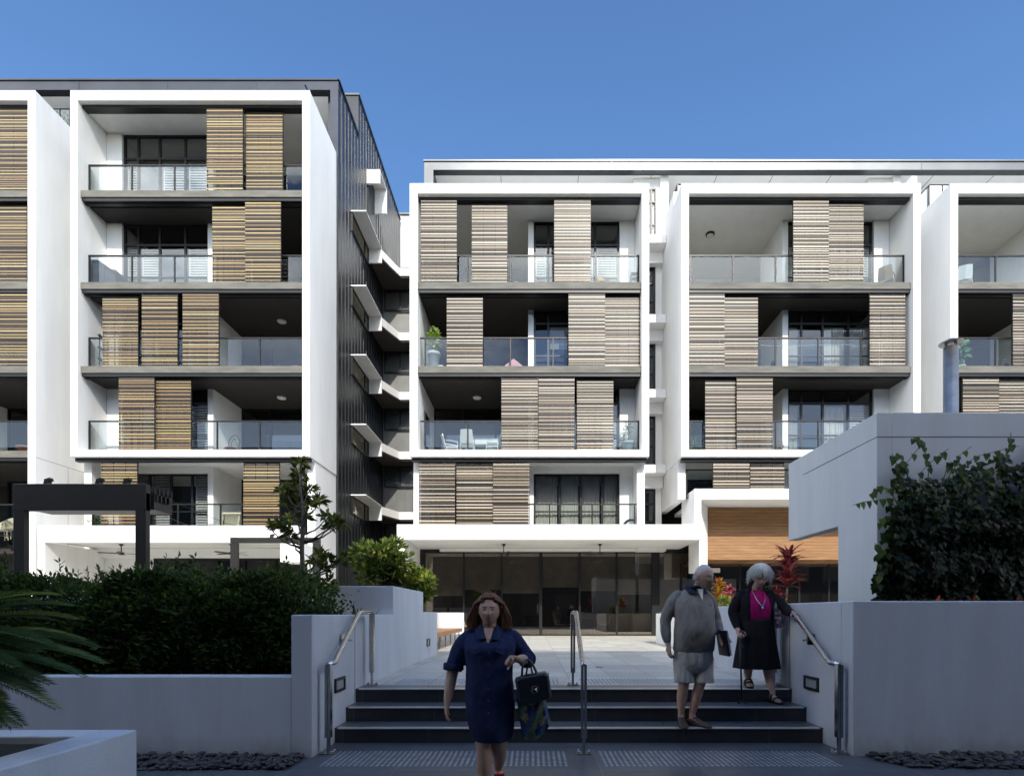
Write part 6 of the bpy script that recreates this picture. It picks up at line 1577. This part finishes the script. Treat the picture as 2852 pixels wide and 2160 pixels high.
q = thing('mirror', 'framed mirror leaning on the side wall of the balcony with the dining table', 'mirror', (XB(.3), 21.4, L1 + .5)); s = MB(); s.box(0, .03, -.5, .5, 0, 1.3); s.build('frame', M['black'], q); s = MB(); s.box(.031, .034, -.45, .45, .05, 1.25); s.build('glass', glass_mat('mirror_glass', (.3, .33, .36), .75, 0), q)
q = thing('hose_reel', 'coiled garden hose at the right end of the white first floor balcony', 'hose', (XD(1364, 20.8), 20.8, F1)); s = MB()
for k in range(5): s.tube([((.24 + .02 * k) * math.cos(2 * PI * j / 24), k * .02 - .04, .30 + (.24 + .02 * k) * math.sin(2 * PI * j / 24)) for j in range(25)], .012, 5)
s.build('coil', M['bbq'], q)
q = thing('lantern', 'small square lantern at the right end of the top balcony, beside the narrow slot', 'lantern', (XD(1371, YB), YB, L3)); s = MB()
for a in (-.14, .14):
    for c_ in (-.1, .1): s.box(a - .012, a + .012, c_ - .012, c_ + .012, 0, .8)
for z in (.1, .38, .6, .78): s.box(-.14, .14, -.1, .1, z, z + .02)
s.build('frame', M['bbq'], q)
s = MB(); P = spline([(XC(1.9) + 1.2, 20.45, L2 + 1.0), (XC(3.9), 20.45, L2 + .97), (XC(7.0), 20.45, L2 + 1.03)], 8); s.tube(P, .01, 4); o = s.build('clothes_line', M['cloth']); tag(o, 'white clothes line sagging behind the balcony glass, second framed level', 'clothes line')
ch2 = arm_chair('white plastic chair on the top balcony at the right edge of the picture', (XD(2078, YB), YB, L3), R(160), 'whiteplastic', 'whiteplastic')
# furniture by the glass doors
ch3 = arm_chair('dark wicker chair behind the bench end, by the glass doors', (XD(1012, 20.5), 20.5, PLZ), R(120), 'black', 'wicker', 'chairs by the common room')
dup(ch3, (XD(1215, 24), 24.0, PLZ), R(60), 'chair inside the glass doors, left of the inner table')
dup(ch3, (XD(1300, 24.2), 24.2, PLZ), R(-80), 'chair inside the glass doors, right of the inner table')
t = thing('table', 'dark dining table inside the glass doors', 'table', (XD(1258, 24.3), 24.3, PLZ)); s = MB(); s.box(-.6, .6, -.4, .4, .70, .74); s.build('tabletop', M['redpanel'], t)
for a in (-.5, .5):
    for b_ in (-.3, .3): s = MB(); s.box(a - .025, a + .025, b_ - .025, b_ + .025, 0, .70); s.build('leg', M['redpanel'], t)
# ------------------------------------------------------------------ light, sky, camera
w = bpy.data.worlds.new('World'); scene.world = w; w.use_nodes = True
nt = w.node_tree; bg = nt.nodes['Background']
SUN = Vector((.2, -1, .8)).normalized()
el = math.asin(SUN.z); az = math.atan2(SUN.x, SUN.y)
sky = N(nt, 'ShaderNodeTexSky', sky_type='NISHITA'); sky.sun_disc = False; sky.sun_elevation = el; sky.sun_rotation = az
sky.air_density = 1.0; sky.dust_density = 0.2; sky.ozone_density = 2.5; sky.altitude = 50
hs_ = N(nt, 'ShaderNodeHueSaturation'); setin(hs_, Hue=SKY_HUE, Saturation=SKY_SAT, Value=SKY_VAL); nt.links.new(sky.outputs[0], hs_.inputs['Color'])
# unseen cloud band behind the viewpoint, brightened and masked to add fill light
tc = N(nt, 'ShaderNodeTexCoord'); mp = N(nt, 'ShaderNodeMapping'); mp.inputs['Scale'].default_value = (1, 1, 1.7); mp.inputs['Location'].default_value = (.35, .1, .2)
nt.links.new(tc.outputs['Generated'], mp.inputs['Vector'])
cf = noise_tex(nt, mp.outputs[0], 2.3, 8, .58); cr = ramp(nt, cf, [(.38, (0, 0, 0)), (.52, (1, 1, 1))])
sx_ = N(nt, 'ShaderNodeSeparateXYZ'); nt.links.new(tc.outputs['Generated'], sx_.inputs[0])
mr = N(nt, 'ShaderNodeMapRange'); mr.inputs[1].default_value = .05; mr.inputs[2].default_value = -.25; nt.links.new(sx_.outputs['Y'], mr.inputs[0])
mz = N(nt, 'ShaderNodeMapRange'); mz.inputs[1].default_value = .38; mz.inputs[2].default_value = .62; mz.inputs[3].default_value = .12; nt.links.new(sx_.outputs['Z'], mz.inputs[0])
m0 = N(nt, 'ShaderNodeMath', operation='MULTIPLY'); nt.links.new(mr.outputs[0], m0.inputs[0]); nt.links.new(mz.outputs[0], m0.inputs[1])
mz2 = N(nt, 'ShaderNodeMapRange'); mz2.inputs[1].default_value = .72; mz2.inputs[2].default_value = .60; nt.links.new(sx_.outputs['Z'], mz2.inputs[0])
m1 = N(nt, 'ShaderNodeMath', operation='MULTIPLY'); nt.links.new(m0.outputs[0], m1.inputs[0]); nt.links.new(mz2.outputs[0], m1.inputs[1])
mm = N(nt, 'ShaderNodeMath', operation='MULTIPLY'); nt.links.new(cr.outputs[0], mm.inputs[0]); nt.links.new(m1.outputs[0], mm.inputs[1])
mx = N(nt, 'ShaderNodeMixRGB'); mx.inputs[2].default_value = (CLOUD_FILL * 1.0, CLOUD_FILL * .96, CLOUD_FILL * .87, 1)
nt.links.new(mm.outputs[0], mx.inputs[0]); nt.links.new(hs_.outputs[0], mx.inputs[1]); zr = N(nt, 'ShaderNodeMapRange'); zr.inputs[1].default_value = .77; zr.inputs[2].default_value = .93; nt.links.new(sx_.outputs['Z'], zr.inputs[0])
mz3 = N(nt, 'ShaderNodeMixRGB'); mz3.inputs[2].default_value = (ZENITH_FILL * .20, ZENITH_FILL * .45, ZENITH_FILL, 1); nt.links.new(zr.outputs[0], mz3.inputs[0]); nt.links.new(mx.outputs[0], mz3.inputs[1])  # blue glow added at the unseen zenith as fill light
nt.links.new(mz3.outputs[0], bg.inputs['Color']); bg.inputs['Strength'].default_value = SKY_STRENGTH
sd = bpy.data.lights.new('sun', 'SUN'); sd.energy = SUN_STRENGTH; sd.angle = R(.53); sd.color = (1, .945, .845)
so = bpy.data.objects.new('sun', sd); COL.objects.link(so); so.rotation_euler = (-SUN).to_track_quat('-Z', 'Y').to_euler(); so.location = (10, -40, 40)
cd = bpy.data.cameras.new('camera'); cam = bpy.data.objects.new('camera', cd); COL.objects.link(cam)
cam.location = (0, 0, EYE); cam.rotation_euler = (R(90), 0, 0)
cd.sensor_width = 36; cd.sensor_fit = 'HORIZONTAL'; cd.lens = 36 * FPX / 2212.0
cd.shift_x = (1106 - CX) / 2212.0; cd.shift_y = (CY - 837.5) / 2212.0
cd.clip_start = .05; cd.clip_end = 3000
scene.camera = cam
scene.view_settings.view_transform = 'Standard'; scene.view_settings.look = 'None'; scene.view_settings.exposure = 0; scene.view_settings.gamma = 1
scene.cycles.max_bounces = 8; scene.cycles.transparent_max_bounces = 24; scene.cycles.caustics_reflective = False; scene.cycles.caustics_refractive = False
